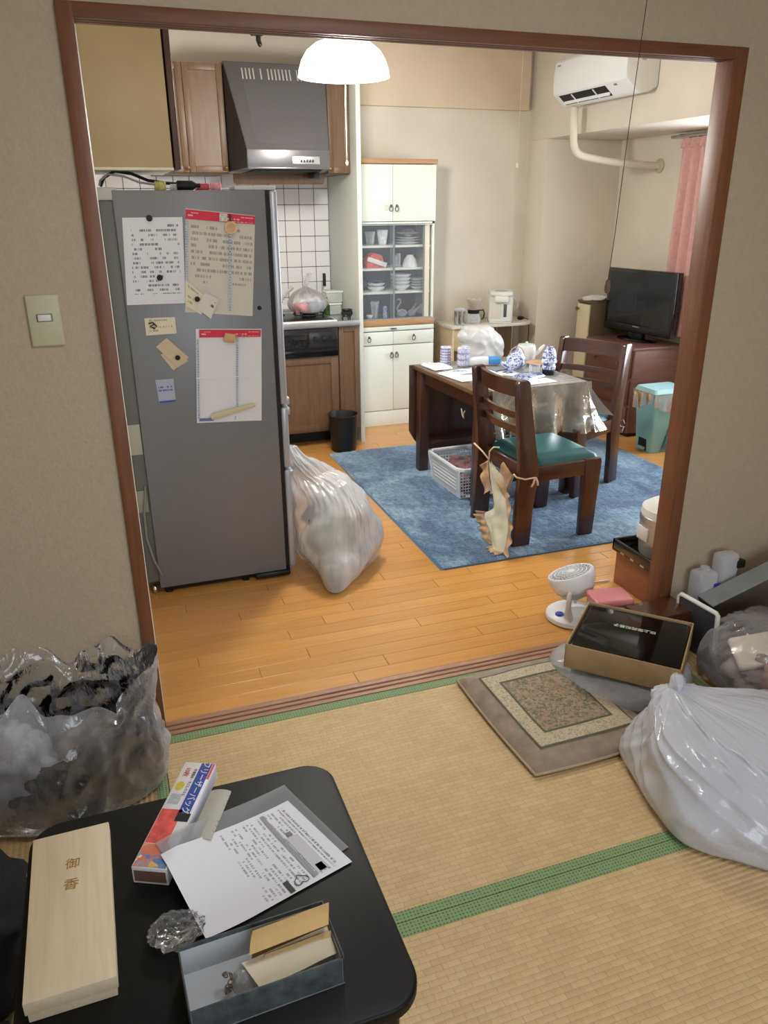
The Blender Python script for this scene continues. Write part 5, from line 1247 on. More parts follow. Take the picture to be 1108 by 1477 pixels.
rb = one('rubbish_bag', loft([(.002, WBX, WBY, [r * .9 for r in pol(WBX, WBY, f0)]), (.02, WBX, WBY, pol(WBX, WBY, f0)), (.11, WBX, WBY, pol(WBX, WBY, f1)), (.23, WBX, WBY, pol(WBX, WBY, f2)), (.34, WBX, WBY, pol(WBX, WBY, f3)), (.405, .87, 1.2, pol(.87, 1.2, f4)),
      (.445, .82, 1.26, [.10, .095, .08, .085, .10] * 4), (.50, .77, 1.29, [.055, .05] * 10), (.555, .745, 1.30, [.03, .02] * 10)], 200, 100, bag_fold(.026, 7., 2.2, 9, .012)),
      M_rub, 'white half-clear rubbish bag slumped against the fridge door', 'rubbish bag', smooth=75)
def lens(name, label, cat, loc, sx, sy, sz, m, seed, rz=0.):
    return one(name, MB().sphere((0, 0, 0), 1, 28, 18, (sx, sy, sz), lambda d: 1 + .28 * noise.noise(d * 2.2 + V((seed,) * 3)) + .12 * ridged(d, 4., seed)), m, label, cat, loc, rz, smooth=180)
lens('vegetable_rubbish', 'greenish rubbish showing through the lower half of the white rubbish bag', 'rubbish', (.868, 1.04, .150), .10, .11, .095, mat('green_grey_rubbish', (150, 166, 112), .8, var=.2, vs=14), 1.)
lens('newspaper_wad', 'grey printed paper wad showing near the top of the white rubbish bag', 'paper', (.895, 1.14, .310), .08, .07, .055, print_mat('grey_newsprint', (176, 170, 176), (96, 90, 100), 12, 24, .3), 4.)
lens('brown_packaging', 'mauve brown wrapper inside the white rubbish bag on its left', 'packaging', (.820, 1.09, .262), .075, .085, .042, mat('mauve_brown_packaging', (96, 70, 80), .6, var=.2, vs=20), 7.)
one('blue_printed_sheet', MB().grid(lambda u, v: V((-.06 + .12 * u, .012 * sin(u * 5) * v, -.045 + .09 * v)), 16, 10), print_mat('blue_print', (130, 146, 200), (226, 230, 240), 4, 8, .4), 'blue printed sheet showing on the right of the white rubbish bag', 'sheet', (1.020, 1.015, .115), rz=47, smooth=180)

# ================================================================== AROUND THE RIGHT DOOR POST
t = thing('desk_fan', 'small white air circulator fan tipped upwards by the threshold', 'fan', (1.690, .235, .0006), -38)
M_fan = mat('white_fan_plastic', (236, 238, 240), .35)
obj('base', MB().lathe([(.104, .0008), (.112, .006), (.110, .022), (.098, .032), (.06, .038), (.004, .040)], 44), M_fan, t)
obj('blue_button', MB().lathe([(.017, .030), (.017, .040), (.013, .043)], 20, (-.048, -.055, 0), sx=1.1), mat('blue_button', (56, 74, 172), .35), t)
arm = obj('yoke', MB().tube([(.0, -.075, .025), (-.012, -.098, .08), (-.012, -.108, .135), (-.012, -.104, .165)], [.024, .022, .020, .015], 16, flat=.55), M_fan, t)
obj('yoke', MB().tube([(.0, .075, .025), (-.012, .098, .08), (-.012, .108, .135), (-.012, .104, .165)], [.024, .022, .020, .015], 16, flat=.55), M_fan, t)
head = obj('head_shell', MB().lathe([(.004, -.088), (.035, -.086), (.060, -.074), (.082, -.045), (.095, -.010), (.098, .018), (.094, .026), (.088, .026), (.088, .012), (.080, -.01)], 48, cap1=False), M_fan, t, 60)
Mh = T((-.015, .0, .185), -4, -20, 0)
head.matrix_local = Mh
gr_ = MB()
for k in range(5): gr_.tube([((.018 + .0165 * k) * cos(a), (.018 + .0165 * k) * sin(a), .024 + .006 * (1 - k / 5)) for a in [q * pi / 20 for q in range(40)]], .0021, 6, closed=True)
o = obj('ring_guard', gr_, M_fan, head, 180); o['kind'] = 'stuff'
sp = MB()
for k in range(26):
    a0 = k * 2 * pi / 26
    sp.tube([((.016 + .074 * q / 6) * cos(a0 + q * .16), (.016 + .074 * q / 6) * sin(a0 + q * .16), .029 - .005 * q / 6) for q in range(7)], .0017, 5)
o = obj('spiral_guard', sp, M_fan, head, 180); o['kind'] = 'stuff'
obj('hub_cap', MB().lathe([(.017, .022), (.017, .032), (.008, .036), (.001, .0365)], 24), M_fan, head)
for k in range(4):
    a0 = k * pi / 2
    obj('blade', MB().grid(lambda u, v: V(((.016 + .066 * u) * cos(a0 + (v - .5) * 1.05 * (.6 + .4 * u)), (.016 + .066 * u) * sin(a0 + (v - .5) * 1.05 * (.6 + .4 * u)), .004 + .014 * (v - .5))), 8, 6), mat('grey_blade', (176, 180, 184), .4) if k == 0 else bpy.data.materials['grey_blade'], head, 180)
obj('back_vent', MB().lathe([(.0612, -.0755), (.0835, -.0465), (.0835, -.0455), (.0612, -.0745)], 48, cap0=False, cap1=False), M_greywhite, head)
one('fan_cable', MB().tube([(1.765, .33, .006), (1.85, .43, .006), (1.95, .48, .006), (2.035, .47, .006)], .0035, 8), mat('white_cable', (222, 206, 180), .5), 'pale fan cable running over the floor to the brown box', 'cable', smooth=180)
t = thing('lunch_box', 'cream box with a pink lid behind the black gift tray', 'box', (1.738, .062, .0016), -10)
obj('body', MB().box(-.074, -.054, .0006, .074, .054, .155, .008, 3), mat('cream_box_plastic', (206, 198, 172), .5), t)
obj('lid', MB().box(-.079, -.059, .155, .079, .059, .185, .009, 3), mat('pink_plastic_lid', (214, 130, 136), .35, coat=.2), t)
# cooker stack just inside the kitchen behind the post
M_cbox = wood('orange_brown_board', (138, 84, 52), (158, 102, 66), .5, (30, 4, 30))
one('brown_storage_box', MB().box(0, 0, 0, .36, .36, .165, .004), M_cbox, 'orange brown storage box on the floor behind the right door post', 'box', (2.052, .105, .0006))
t = thing('black_tray', 'black lacquer tray box on the orange brown storage box', 'tray', (2.030, .11, .1662))
obj('tray', MB().box(0, 0, 0, .36, .36, .012, .002).box(0, 0, .010, .012, .36, .055, .002).box(0, .348, .010, .36, .36, .055, .002).box(.348, 0, .010, .36, .36, .055, .002).box(0, 0, .010, .36, .012, .055, .002), mat('black_lacquer', (18, 12, 12), .15, coat=.6), t)
for k in range(4): obj('inlay', MB().box(-.0012, .06 + .07 * k, .006, .0005, .085 + .07 * k, .012), M_steel, t)
t = thing('rice_cooker', 'silver rice cooker with a white lid standing in the black tray behind the post', 'rice cooker', (2.205, .315, .1786))
obj('body', MB().lathe([(.105, 0), (.120, .012), (.128, .08), (.130, .170)], 40), mat('silver_cooker', (190, 190, 186), .3, metal=.5), t)
obj('band', MB().lathe([(.132, .165), (.133, .172), (.133, .192), (.130, .196)], 40), M_steel, t)
obj('lid', MB().lathe([(.130, .196), (.126, .225), (.100, .243), (.050, .250), (.004, .251)], 40), M_white, t)
obj('control_panel', MB().box(-.134, -.02, .085, -.122, .05, .145, .002), M_paper, t)
# dark lacquer box against the post on the tatami side
M_dk = wood('dark_lacquer_wood', (62, 32, 22), (86, 46, 32), .25, (5, 40, 40), coat=.5)
one('dark_wooden_box', MB().box(-.112, -.068, 0, .112, .068, .172, .005), M_dk, 'dark brown polished wooden box against the right door post', 'box', (1.868, -.078, .0016), 3)

# black lacquer gift tray in its carton, resting on a bag
M_kraft = mat('kraft_board', (168, 142, 102), .75, var=.05, vs=20, bs=.1, bscale=200)
CB = .102; ca = -45.9
t = thing('gift_carton', 'open brown carton holding the black lacquered gift lid', 'carton', (1.625, -.232, CB), ca)
w, d, h = .194, .176, .092
obj('base', MB().box(-w, -d, 0, w, d, .004), M_kraft, t)
for a in ((-w, -d, w, -d + .005), (-w, d - .005, w, d), (-w, -d, -w + .005, d), (w - .005, -d, w, d)):
    obj('wall', MB().box(a[0], a[1], .0, a[2], a[3], h, .001), M_kraft, t)
b_ = thing('lacquer_gift_box', 'glossy black gift lid with pale lettering lying in the brown carton', 'gift box', (1.625, -.232, CB + .005), ca)
M_lac = mat('black_gloss_lacquer', (8, 8, 9), .07, spec=.35)
obj('tray', MB().box(-w + .012, -d + .012, 0, w - .012, d - .012, .050, .006), M_lac, b_)
obj('lid', MB().box(-w + .009, -d + .009, .048, w - .009, d - .009, .083, .012, 4), M_lac, b_)
obj('pale_lettering', text_mb('吹上御苑和菓子', .0215, .0012).xf(T((.004, .045, .0836), 0, 0, 180)), mat('pale_green_foil', (206, 222, 196), .4), b_, 0)

# bags on the right
M_clear = plastic_film('clear_refuse_bag', (236, 238, 244), .34, .85, rough=.14, crease=11, bs=.5, tr=.25, milky=.35, seed=6., bd=.02)
M_clear2 = plastic_film('clear_stuffed_bag', (232, 230, 234), .08, .60, rough=.10, crease=8, bs=.5, tr=.15, milky=.12, seed=9., bd=.02)
M_white2 = plastic_film('white_carrier_film', (240, 243, 253), .84, .97, rough=.15, crease=7, bs=.4, tr=.30, milky=.2, seed=11., bd=.018, gloss=1.7)
one('clear_bag', loft([(.002, 1.60, -.25, [.20, .16, .18, .23, .18, .17, .19, .20]), (.03, 1.60, -.25, [.24, .19, .22, .27, .215, .205, .21, .23]), (.07, 1.60, -.25, [.23, .18, .20, .25, .19, .18, .20, .22]), (.097, 1.62, -.24, [.17, .13, .13, .16, .10, .10, .14, .16])],
    140, 36, bag_fold(.012, 9., 4.1, 10, .006)), M_clear, 'clear plastic bag squashed under the brown gift carton', 'bag', smooth=70)
one('rolled_bundle', MB().tube([(-.13, .10, 0), (-.05, .03, .004), (.04, -.05, .002), (.12, -.13, 0)], [.028, .036, .038, .03], 18), mat('pale_grey_bundle', (190, 186, 184), .8, var=.12, vs=14), 'pale rolled cloth inside the clear bag under the carton', 'cloth', (1.555, -.275, .046), smooth=180)
wb0 = [(1.37, -.555), (1.62, -.545), (2.08, -.70), (2.30, -.95), (2.0, -1.25), (1.50, -1.20), (1.27, -1.0), (1.28, -.78)]
def shr(P, cx, cy, k): return [r * k for r in pol(cx, cy, P)]
cx0, cy0 = 1.70, -.84
one('white_rubbish_bag', loft([(.002, cx0, cy0, shr(wb0, cx0, cy0, .93)), (.03, cx0, cy0, shr(wb0, cx0, cy0, 1.0)), (.09, cx0, cy0, shr(wb0, cx0, cy0, 1.01)), (.15, cx0 - .03, cy0 + .01, shr(wb0, cx0, cy0, .88)), (.20, cx0 - .10, cy0 + .03, shr(wb0, cx0, cy0, .66)),
    (.24, cx0 - .17, cy0 + .09, shr(wb0, cx0, cy0, .42)), (.268, cx0 - .22, cy0 + .15, shr(wb0, cx0, cy0, .22)), (.282, cx0 - .24, cy0 + .18, shr(wb0, cx0, cy0, .06))],
    260, 120, bag_fold(.045, 4.2, 7.3, 8, .016, tw=1.8)), M_white2, 'big white rubbish bag slumped on the tatami in the right corner', 'rubbish bag', smooth=80)
one('white_bag_ear', loft([(.0, 0, 0, [.035, .05, .035, .05] * 2), (.03, .0, .0, [.05, .07, .03, .05, .05, .07, .03, .05]), (.06, .01, .01, [.05, .06, .02, .04, .05, .06, .02, .04]), (.075, .015, .015, [.015] * 8)], 60, 20, bag_fold(.012, 14., 1.3, 8, .008))  .xf(T((0, 0, 0), 0, 28, 30) @ Matrix.Diagonal((.75, .50, .72, 1))), M_white2,
    'knotted corner of white film sticking up from the big white rubbish bag', 'bag knot', (1.465, -.660, .262), smooth=80)
one('stuffed_clear_bag', loft([(.002, 2.20, -.43, [.32, .26, .20, .26, .29, .22, .17, .26]), (.05, 2.20, -.43, [.36, .30, .23, .31, .34, .25, .19, .29]), (.13, 2.19, -.43, [.34, .28, .22, .30, .32, .24, .19, .28]), (.185, 2.16, -.43, [.27, .22, .19, .24, .25, .20, .17, .22]),
    (.23, 2.11, -.42, [.16, .13, .12, .15, .15, .12, .11, .13]), (.25, 2.06, -.40, [.04, .05, .05, .06, .05, .04, .04, .04])], 160, 70, bag_fold(.030, 5., 5.7, 9, .010)), M_clear2,
    'clear bag stuffed with clothes and a white packet by the wall', 'bag', smooth=75)
cloth_heap('grey_brown_clothes', 'grey and brown clothes filling the stuffed clear bag', 'clothes', (2.21, -.43, .006), .25, .16, .108, mat('grey_brown_clothes', (124, 110, 104), .85, var=.5, vs=7), 8.)
one('white_packet', MB().box(-.105, -.065, -.016, .105, .065, .016, .012, 3), mat('creamy_packet', (226, 214, 196), .4, var=.06, vs=12), 'cream white packet on top inside the stuffed clear bag', 'packet', (2.035, -.44, .160), rz=-24, rx=26, ry=-14)
one('pink_cloth', MB().sphere((0, 0, 0), 1, 28, 16, (.075, .045, .075), lambda d: 1 + .3 * noise.noise(d * 3)), mat('salmon_cloth', (196, 146, 122), .8, var=.2, vs=10), 'salmon cloth pressed to the near side of the stuffed clear bag', 'cloth', (2.03, -.54, .10), smooth=180)
# grey carton lying on its side, its mouth to us
M_gcart = mat('grey_green_carton', (150, 158, 156), .6, var=.05, vs=12)
M_gcin = mat('grey_brown_inside', (118, 106, 92), .8, var=.06, vs=8)
t = thing('grey_carton', 'grey carton lying open on its side behind the stuffed clear bag', 'carton', (2.105, -.105, .005), -4)
Mg = T((0, 0, 0), 0, -20, 0)
for nm, b0, m in (('top_wall', (0, -.080, .205, .46, .010, .211), M_gcart), ('side_wall', (0, -.080, .0, .006, .010, .205), mat('dark_carton_end', (64, 68, 66), .6)), ('back_wall', (.0, .004, .0, .46, .010, .21), M_gcin), ('side_wall', (.454, -.080, .0, .46, .010, .205), M_gcin)):
    obj(nm, MB().box(*b0, .0012, 1, M=Mg), m, t)
one('cardboard_stack', MB().prism([(-.205, 0), (.26, 0), (.26, .172), (-.205, .004)], .075, 'y', -.05, .001), M_kraft, 'folded cardboard propping up the grey carton', 'cardboard', (2.35, -.085, .0014))
# translucent bag lobes and container standing behind it
M_poly = mat('milky_polythene', (216, 216, 222), .35, trans=.0)
t = thing('milky_container', 'milky plastic container with a blue cap standing by the wall', 'container', (2.085, -.052, .002))
obj('body', MB().box(-.045, -.038, 0, .045, .038, .285, .016, 3), clear_glass('milky_plastic', .55, (220, 220, 226), .3), t)
obj('neck', MB().lathe([(.018, .283), (.018, .300)], 18), bpy.data.materials['milky_plastic'], t)
obj('blue_label', MB().box(.020, -.0405, .205, .050, -.036, .240, .002), mat('blue_cap', (60, 58, 166), .4), t)
t = thing('milky_bottle', 'taller milky bottle with a black cap beside the milky container', 'bottle', (2.185, -.048, .002))
obj('body', MB().box(-.046, -.032, 0, .046, .032, .345, .018, 3), bpy.data.materials['milky_plastic'], t)
obj('black_cap', MB().box(.028, -.040, .285, .066, -.010, .318, .006), M_black, t)
t = thing('framed_board', 'dark board with a white rounded rim leaning behind the stuffed clear bag', 'board', (1.985, -.170, .004), -86, rx=4)
obj('board', MB().box(-.10, -.006, 0, .09, .006, .210, .003), mat('dark_grey_board', (58, 58, 62), .5), t)
obj('rim', MB().tube([(-.102, 0, .03), (-.102, 0, .200), (-.092, 0, .214), (.085, 0, .217), (.094, 0, .21), (.095, 0, .05)], .009, 10), M_white, t, 60)

# ================================================================== FLOOR CUSHION (zabuton)
M_zb = mat('mauve_brown_velour', (148, 132, 116), .85, var=.10, vs=22, sheen=.3)
def tapestry(name, base, cols, scale, thr):
    m, tt, b = new_mat(name); b.inputs['Roughness'].default_value = .85
    n = nd(tt, 'ShaderNodeTexNoise', i_Scale=scale, i_Detail=2., i_Distortion=1.4); tt.links.new(coord(tt), n.inputs['Vector'])
    n2 = nd(tt, 'ShaderNodeTexVoronoi', i_Scale=scale * .8); tt.links.new(coord(tt), n2.inputs['Vector'])
    s_ = nd(tt, 'ShaderNodeSeparateColor'); tt.links.new(n2.outputs['Color'], s_.inputs[0])
    c = ramp(tt, s_.outputs[0], [(0, srgb(*cols[0])), (.45, srgb(*cols[1])), (.75, srgb(*cols[2]))])
    mk = nd(tt, 'ShaderNodeMapRange', i_1=thr, i_2=thr + .05); tt.links.new(n.outputs[0], mk.inputs[0])
    mx = nd(tt, 'ShaderNodeMix', data_type='RGBA'); mx.inputs[6].default_value = srgb(*base); tt.links.new(mk.outputs[0], mx.inputs[0]); tt.links.new(c, mx.inputs[7])
    tt.links.new(mx.outputs[2], b.inputs['Base Color'])
    n3 = nd(tt, 'ShaderNodeTexNoise', i_Scale=400.); tt.links.new(coord(tt), n3.inputs['Vector']); bump(tt, b, n3.outputs[0], .3, .002)
    return m
M_cent = tapestry('floral_tapestry_centre', (138, 130, 108), [(166, 124, 108), (176, 160, 132), (104, 106, 84)], 150, .44)
M_bord = tapestry('floral_tapestry_border', (196, 186, 158), [(172, 140, 120), (160, 150, 118), (180, 164, 138)], 120, .50)
M_green = mat('sage_braid', (92, 96, 74), .8)
ZC = V((1.272, -.312)); ZW, ZD = .242, .282
def zb(u, v, lift=0.):
    e = min(u, 1 - u, v, 1 - v)
    h = .010 + .040 * min(1, e / .16) ** .55 + .004 * noise.noise(V((u * 4, v * 4, 2)))
    bulge = 1 + .03 * (sin(pi * u) + sin(pi * v) - 1)
    return V(((u - .5) * 2 * ZW * bulge, (v - .5) * 2 * ZD * bulge, h + lift))
t = thing('floor_cushion', 'square brown floor cushion with a floral centre on the tatami by the threshold', 'cushion', (ZC.x, ZC.y, .0016), 1.5)
mb = MB().grid(zb, 44, 44); mb.grid(lambda u, v: (lambda p: V((p.x, p.y, max(.0006, .010 - .010 * min(1, min(u, 1 - u, v, 1 - v) / .06)))))(zb(u, v)), 44, 44, flip=True)
obj('cover', mb, M_zb, t, 180)
def zpatch(a, b, n=30, lift=.0012): return MB().grid(lambda u, v: zb(a + (b - a) * u, a + (b - a) * v, lift), n, n)
def zring(a, b, lift):
    mb = MB()
    for k in range(4):
        def fn(u, v, k=k):
            r = a + (b - a) * v; q = r + (1 - 2 * r) * u
            uu, vv = ((q, r), (1 - r, q), (1 - q, 1 - r), (r, 1 - q))[k]
            return zb(uu, vv, lift)
        mb.grid(fn, 30, 3)
    return mb
obj('floral_centre', zpatch(.245, .755), M_cent, t, 180)
obj('floral_border', zring(.135, .235, .0014), M_bord, t, 180)
obj('braid', zring(.232, .248, .0020), M_green, t, 180)
obj('braid', zring(.122, .136, .0020), M_green, t, 180)
pp = [zb(k / 40, 0) for k in range(40)] + [zb(1, k / 40) for k in range(40)] + [zb(1 - k / 40, 1) for k in range(40)] + [zb(0, 1 - k / 40) for k in range(40)]
obj('piping', MB().tube([V((p.x, p.y, .0105)) for p in pp], .0045, 8, closed=True), mat('pale_piping', (176, 156, 130), .7), t, 180)

# ================================================================== LOW BLACK TABLE and the things on it
LT = .35
M_lt = mat('black_table_lacquer', (9, 10, 10), .5, spec=.35)
t = thing('low_table', 'low black table with rounded corners in the front of the room', 'table', (-.02, -1.05, 0))
def rrect(x0, y0, x1, y1, r, n=10):
    o = []
    for cx, cy, a0 in ((x1 - r, y1 - r, 0), (x0 + r, y1 - r, pi / 2), (x0 + r, y0 + r, pi), (x1 - r, y0 + r, 1.5 * pi)):
        for k in range(n + 1): o.append((cx + r * cos(a0 + k * pi / 2 / n), cy + r * sin(a0 + k * pi / 2 / n)))
    return o
obj('top', MB().prism(rrect(-.300, -.330, .382, .340, .070), .030, 'z', LT - .030, .007, seg=3), M_lt, t)
obj('skirt', MB().prism(rrect(-.270, -.30, .352, .310, .055), .040, 'z', LT - .069, 0), M_blackm, t)
for x in (-.235, .32):
    for y in (-.265, .275): obj('leg', MB().lathe([(.022, .0008), (.026, .01), (.030, LT - .068)], 20, (x, y, 0)), M_lt, t)
Z0 = LT + .0006
# pale wooden incense box with two gilt characters
M_kiri = wood('pale_paulownia', (206, 188, 156), (220, 204, 174), .6, (60, 4, 60))
t = thing('incense_box', 'flat pale wooden box with two gold characters on the black table', 'box', (-.223, -1.000, Z0), .8)
obj('tray', MB().box(-.072, -.192, 0, .072, .188, .028, .0015), M_kiri, t)
obj('lid', MB().box(-.0755, -.1955, .021, .0755, .1915, .050, .002), M_kiri, t)
M_gold = mat('gilt_characters', (172, 134, 52), .4, metal=.4)
obj('gilt_character', text_mb('御', .029, .0006).xf(T((.003, .094, .0503), 0, 0, -6)), M_gold, t, 0)
obj('gilt_character', text_mb('香', .030, .0006).xf(T((.000, .040, .0503), 0, 0, -8)), M_gold, t, 0)

# freezer bag carton
fa = math.degrees(math.atan2(.29, .139)) - 90
t = thing('freezer_bag_carton', 'printed freezer bag carton lying slantwise on the black table', 'carton', (-.0075, -.816, Z0), fa)
L2, W2, H2 = .161, .0375, .042
obj('carton', MB().box(-W2, -L2, 0, W2, L2, H2, .0015), mat('white_carton_board', (222, 220, 222), .4), t)
def lay(name, x0, y0, x1, y1, m, d=.0005): return obj(name, MB().box(x0, y0, H2 - .001, x1, y1, H2 + d), m, t, 0)
lay('blue_title_band', .004, -.005, .030, L2 - .002, mat('royal_blue_print', (52, 76, 162), .4))
lay('red_photo_panel', -W2 + .002, -.095, .012, .004, mat('red_photo_print', (204, 84, 78), .4, var=.25, vs=40))
lay('picture_panel', -W2 + .002, -L2 + .002, W2 - .004, -.097, tapestry('food_photo_print', (214, 120, 96), [(226, 190, 60), (86, 130, 190), (220, 220, 214)], 48, .48))
lay('grey_diagram', -W2 + .006, .020, -.006, .052, mat('grey_diagram_print', (178, 182, 190), .4, var=.08, vs=90))
lay('red_corner', .031, L2 - .055, W2 - .001, L2 - .002, mat('coral_print', (216, 96, 92), .4))
lay('black_slit', .004, -.030, .034, -.006, M_blackm, .0008)
obj('yellow_badge', MB().lathe([(.012, H2 - .001), (.012, H2 + .0007), (.001, H2 + .0008)], 24, (-.022, .078, 0), sx=.8, sy=1.2), mat('yellow_badge', (206, 188, 50), .4), t)
obj('white_lettering', text_mb('フリーザーバッグ', .0215, .0006).xf(T((.017, .078, H2 + .0008), 0, 0, -90)), M_paper, t, 0)
obj('red_lettering', text_mb('10枚', .016, .0006).xf(T((-.022, .126, H2 + .0004), 0, 0, -90)), mat('red_ink', (196, 60, 52), .5), t, 0)
obj('dark_lettering', text_mb('冷凍保存・下ごしらえに', .0085, .0005).xf(T((-.004, .092, H2 + .0004), 0, 0, -90)), mat('dark_ink', (52, 52, 60), .5), t, 0)
obj('end_print', MB().box(-W2 + .004, -L2 - .0006, .006, W2 - .004, -L2 + .001, H2 - .008), print_mat('brown_end_print', (112, 82, 72), (190, 176, 168), 4, 10, .3), t, 0)
obj('side_print', MB().box(W2 - .001, -.10, .005, W2 + .0005, L2 - .004, H2 - .006), print_mat('blue_side_print', (206, 206, 216), (70, 84, 150), 3, 30, .3), t, 0)
one('torn_flap', MB().grid(lambda u, v: V((.05 * u, -.075 + .15 * v + .004 * sin(v * 60) * (u > .9), .014 + .022 * u * (1 - .5 * u) * 2 - .018 * u)), 16, 40), mat('grey_card_flap', (182, 180, 170), .7), 'torn grey card flap jutting from the freezer bag carton', 'flap', (.040, -.826, Z0 + .012), fa, smooth=180)

# clear sleeve with the printed sheet
def flat_quad(name, label, cat, pts, z, m, nu=16, nv=16, wob=.0015, seed=0., bend=None):
    c = V((sum(p[0] for p in pts) / 4, sum(p[1] for p in pts) / 4, 0))
    def fn(u, v):
        a = V(pts[3]).lerp(V(pts[2]), u); b = V(pts[0]).lerp(V(pts[1]), u); p = a.lerp(b, v)
        return V((p.x - c.x, p.y - c.y, wob * (1 + noise.noise(V((u * 3 + seed, v * 3, seed)))) + (bend(u, v) if bend else 0)))
    return one(name, MB().grid(fn, nu, nv), m, label, cat, (c.x, c.y, z), smooth=180)
M_slv = plastic_film('clear_document_sleeve', (206, 210, 218), .30, .62, rough=.12, crease=6, bs=.12, tr=.1, milky=.12, bd=.01)
ax_ = V((-.0075, -.816)); ad_ = V((-sin(R(fa)), cos(R(fa)))); an_ = V((cos(R(fa)), sin(R(fa))))
def hz(x, y):          # lies on the carton on one side and comes down to the table
    q = V((x, y)) - ax_; dd = max(0, q.dot(an_) - W2); al = q.dot(ad_)
    k = 1 if al < L2 else max(0, 1 - (al - L2) / .03)
    return .0445 * k * max(0, 1 - dd / .19) ** 1.6
def laid(name, label, cat, pts, lift, m, n=30):
    c = V((sum(p[0] for p in pts) / 4, sum(p[1] for p in pts) / 4, 0))
    def fn(u, v):
        p = V(pts[3]).lerp(V(pts[2]), u).lerp(V(pts[0]).lerp(V(pts[1]), u), v)
        return V((p.x - c.x, p.y - c.y, hz(p.x, p.y) + lift))
    return one(name, MB().grid(fn, n, n), m, label, cat, (c.x, c.y, Z0), smooth=180)
laid('document_sleeve', 'clear plastic sleeve under the printed sheet, over the freezer carton', 'sleeve', [(-.060, -.900), (.242, -.768), (.330, -1.004), (.020, -1.120)], .0012, M_slv)
M_sheet = print_mat('printed_notice', (224, 226, 234), (120, 122, 130), 34, 70, .46, (.05, .95, .40, .93), ink_mix=.7, seed=12.)
NP = [(.238, -.823), (.325, -1.046), (.011, -1.139), (-.052, -.938)]
nt = laid('printed_notice', 'white printed notice with a heart outline on the clear sleeve', 'paper', NP, .0030, M_sheet)
# frame of the sheet: u runs along the short edge, v down towards the blank end
def npt(u, v, dz=.0012):
    p = V(NP[0]).lerp(V(NP[1]), u).lerp(V(NP[3]).lerp(V(NP[2]), u), v)
    return V((p.x - nt.location.x, p.y - nt.location.y, hz(p.x, p.y) + .0030 + dz))
def nbar(name, u0, v0, u1, v1, m, n=10): return obj(name, MB().grid(lambda a, b: npt(u0 + (u1 - u0) * a, v0 + (v1 - v0) * b), n, 3), m, nt, 180)
M_gi = mat('grey_print_ink', (150, 150, 158), .6); M_di = mat('dark_print_ink', (62, 62, 68), .6)
nbar('grey_heading_bar', .04, .232, .95, .262, M_gi)
nbar('pale_heading_box', .42, .135, .93, .222, mat('pale_print_box', (196, 196, 206), .6))
nbar('black_heading', .84, .405, .985, .440, M_di)
nbar('dark_code_patch',   .835, .150, .925, .200, mat('dark_patch_print', (110, 110, 116), .6, var=.5, vs=260))
nbar('dark_code_patch',   .35, .160, .41, .200, bpy.data.materials['dark_patch_print'])
hp = []
for k in range(25):
    a = 2 * pi * k / 24 + .0
    hx_, hy_ = 16 * sin(a) ** 3, 13 * cos(a) - 5 * cos(2 * a) - 2 * cos(3 * a) - cos(4 * a)
    hp.append(npt(.905 + .0040 * hy_, .335 - .0030 * hx_, .0014))
obj('heart_outline', MB().tube(hp[1:24], .0008, 5), M_di, nt, 180)
obj('title_print', MB().grid(lambda a, b: npt(.09 + .83 * a, .080 + .03 * b), 14, 2), print_mat('title_line', (222, 224, 232), (120, 120, 128), 1, 40, .2, (0, 1, 0, 1), seed=2.), nt, 180)

# grey open box with envelopes
M_gbox = mat('grey_blue_box_outside', (72, 80, 82), .7, var=.22, vs=42)
M_gboxi = mat('grey_box_inside', (186, 190, 194), .6)
t = thing('small_grey_box', 'open grey patterned box of envelopes and a chain at the table front', 'box', (.096, -1.246, Z0), 2.5)
w, d, h = .134, .062, .070
obj('floor', MB().box(-w, -d, 0, w, d, .003), M_gboxi, t)
for k, a in enumerate(((-w, -d, w, -d + .003), (-w, d - .003, w, d), (-w, -d, -w + .003, d), (w - .003, -d, w, d))):
    s_ = obj('side', MB().box(a[0], a[1], .0, a[2], a[3], h - (.008 if k == 0 else 0), .0008), M_gbox, t)
    ins = (a[0], a[1] + .003, a[2], a[1] + .0036) if k == 0 else (a[0], a[1] - .0006, a[2], a[1]) if k == 1 else (a[2], a[1], a[2] + .0006, a[3]) if k == 2 else (a[0] - .0006, a[1], a[0], a[3])
    obj('lining', MB().box(ins[0], ins[1], .003, ins[2], ins[3], h - .009), M_gboxi, s_)
M_env = mat('manila_paper', (204, 172, 116), .7, var=.04, vs=10)
t = thing('manila_envelope', 'folded brown envelope standing open in the small grey box', 'envelope', (.152, -1.236, Z0 + .030), 4, rx=-6)
obj('back_leaf', MB().grid(lambda u, v: V((-.072 + .144 * u + .012 * v, .004 + .020 * v, .004 + .046 * v + .006 * sin(pi * u))), 16, 8), M_env, t, 180)
obj('top_leaf', MB().grid(lambda u, v: V((-.060 + .145 * u - .018 * v, .026 - .050 * v, .052 + .006 * sin(pi * v) + .004 * u)), 16, 8), M_env, t, 180)
obj('front_leaf', MB().grid(lambda u, v: V((-.050 + .125 * u - .012 * v, -.012 - .020 * v, .030 - .018 * v)), 12, 6), M_env, t, 180)
flat_quad('white_envelope', 'cream folded paper with a small drawing under the brown envelope', 'paper', [(.062, -1.250), (.222, -1.228), (.226, -1.278), (.085, -1.300)], Z0 + .046, mat('cream_note_paper', (214, 204, 178), .7), 12, 10, .002, 3., lambda u, v: .012 * v)
t = thing('clear_trinket_pouch', 'tiny clear pouch with a violet edge in the small grey box', 'pouch', (.060, -1.262, Z0 + .0036))
obj('pouch', MB().sphere((0, 0, .024), .024, 16, 10, (.8, .9, 1.0), lambda d: 1 + .2 * noise.noise(d * 3)), M_bagc, t, 70)
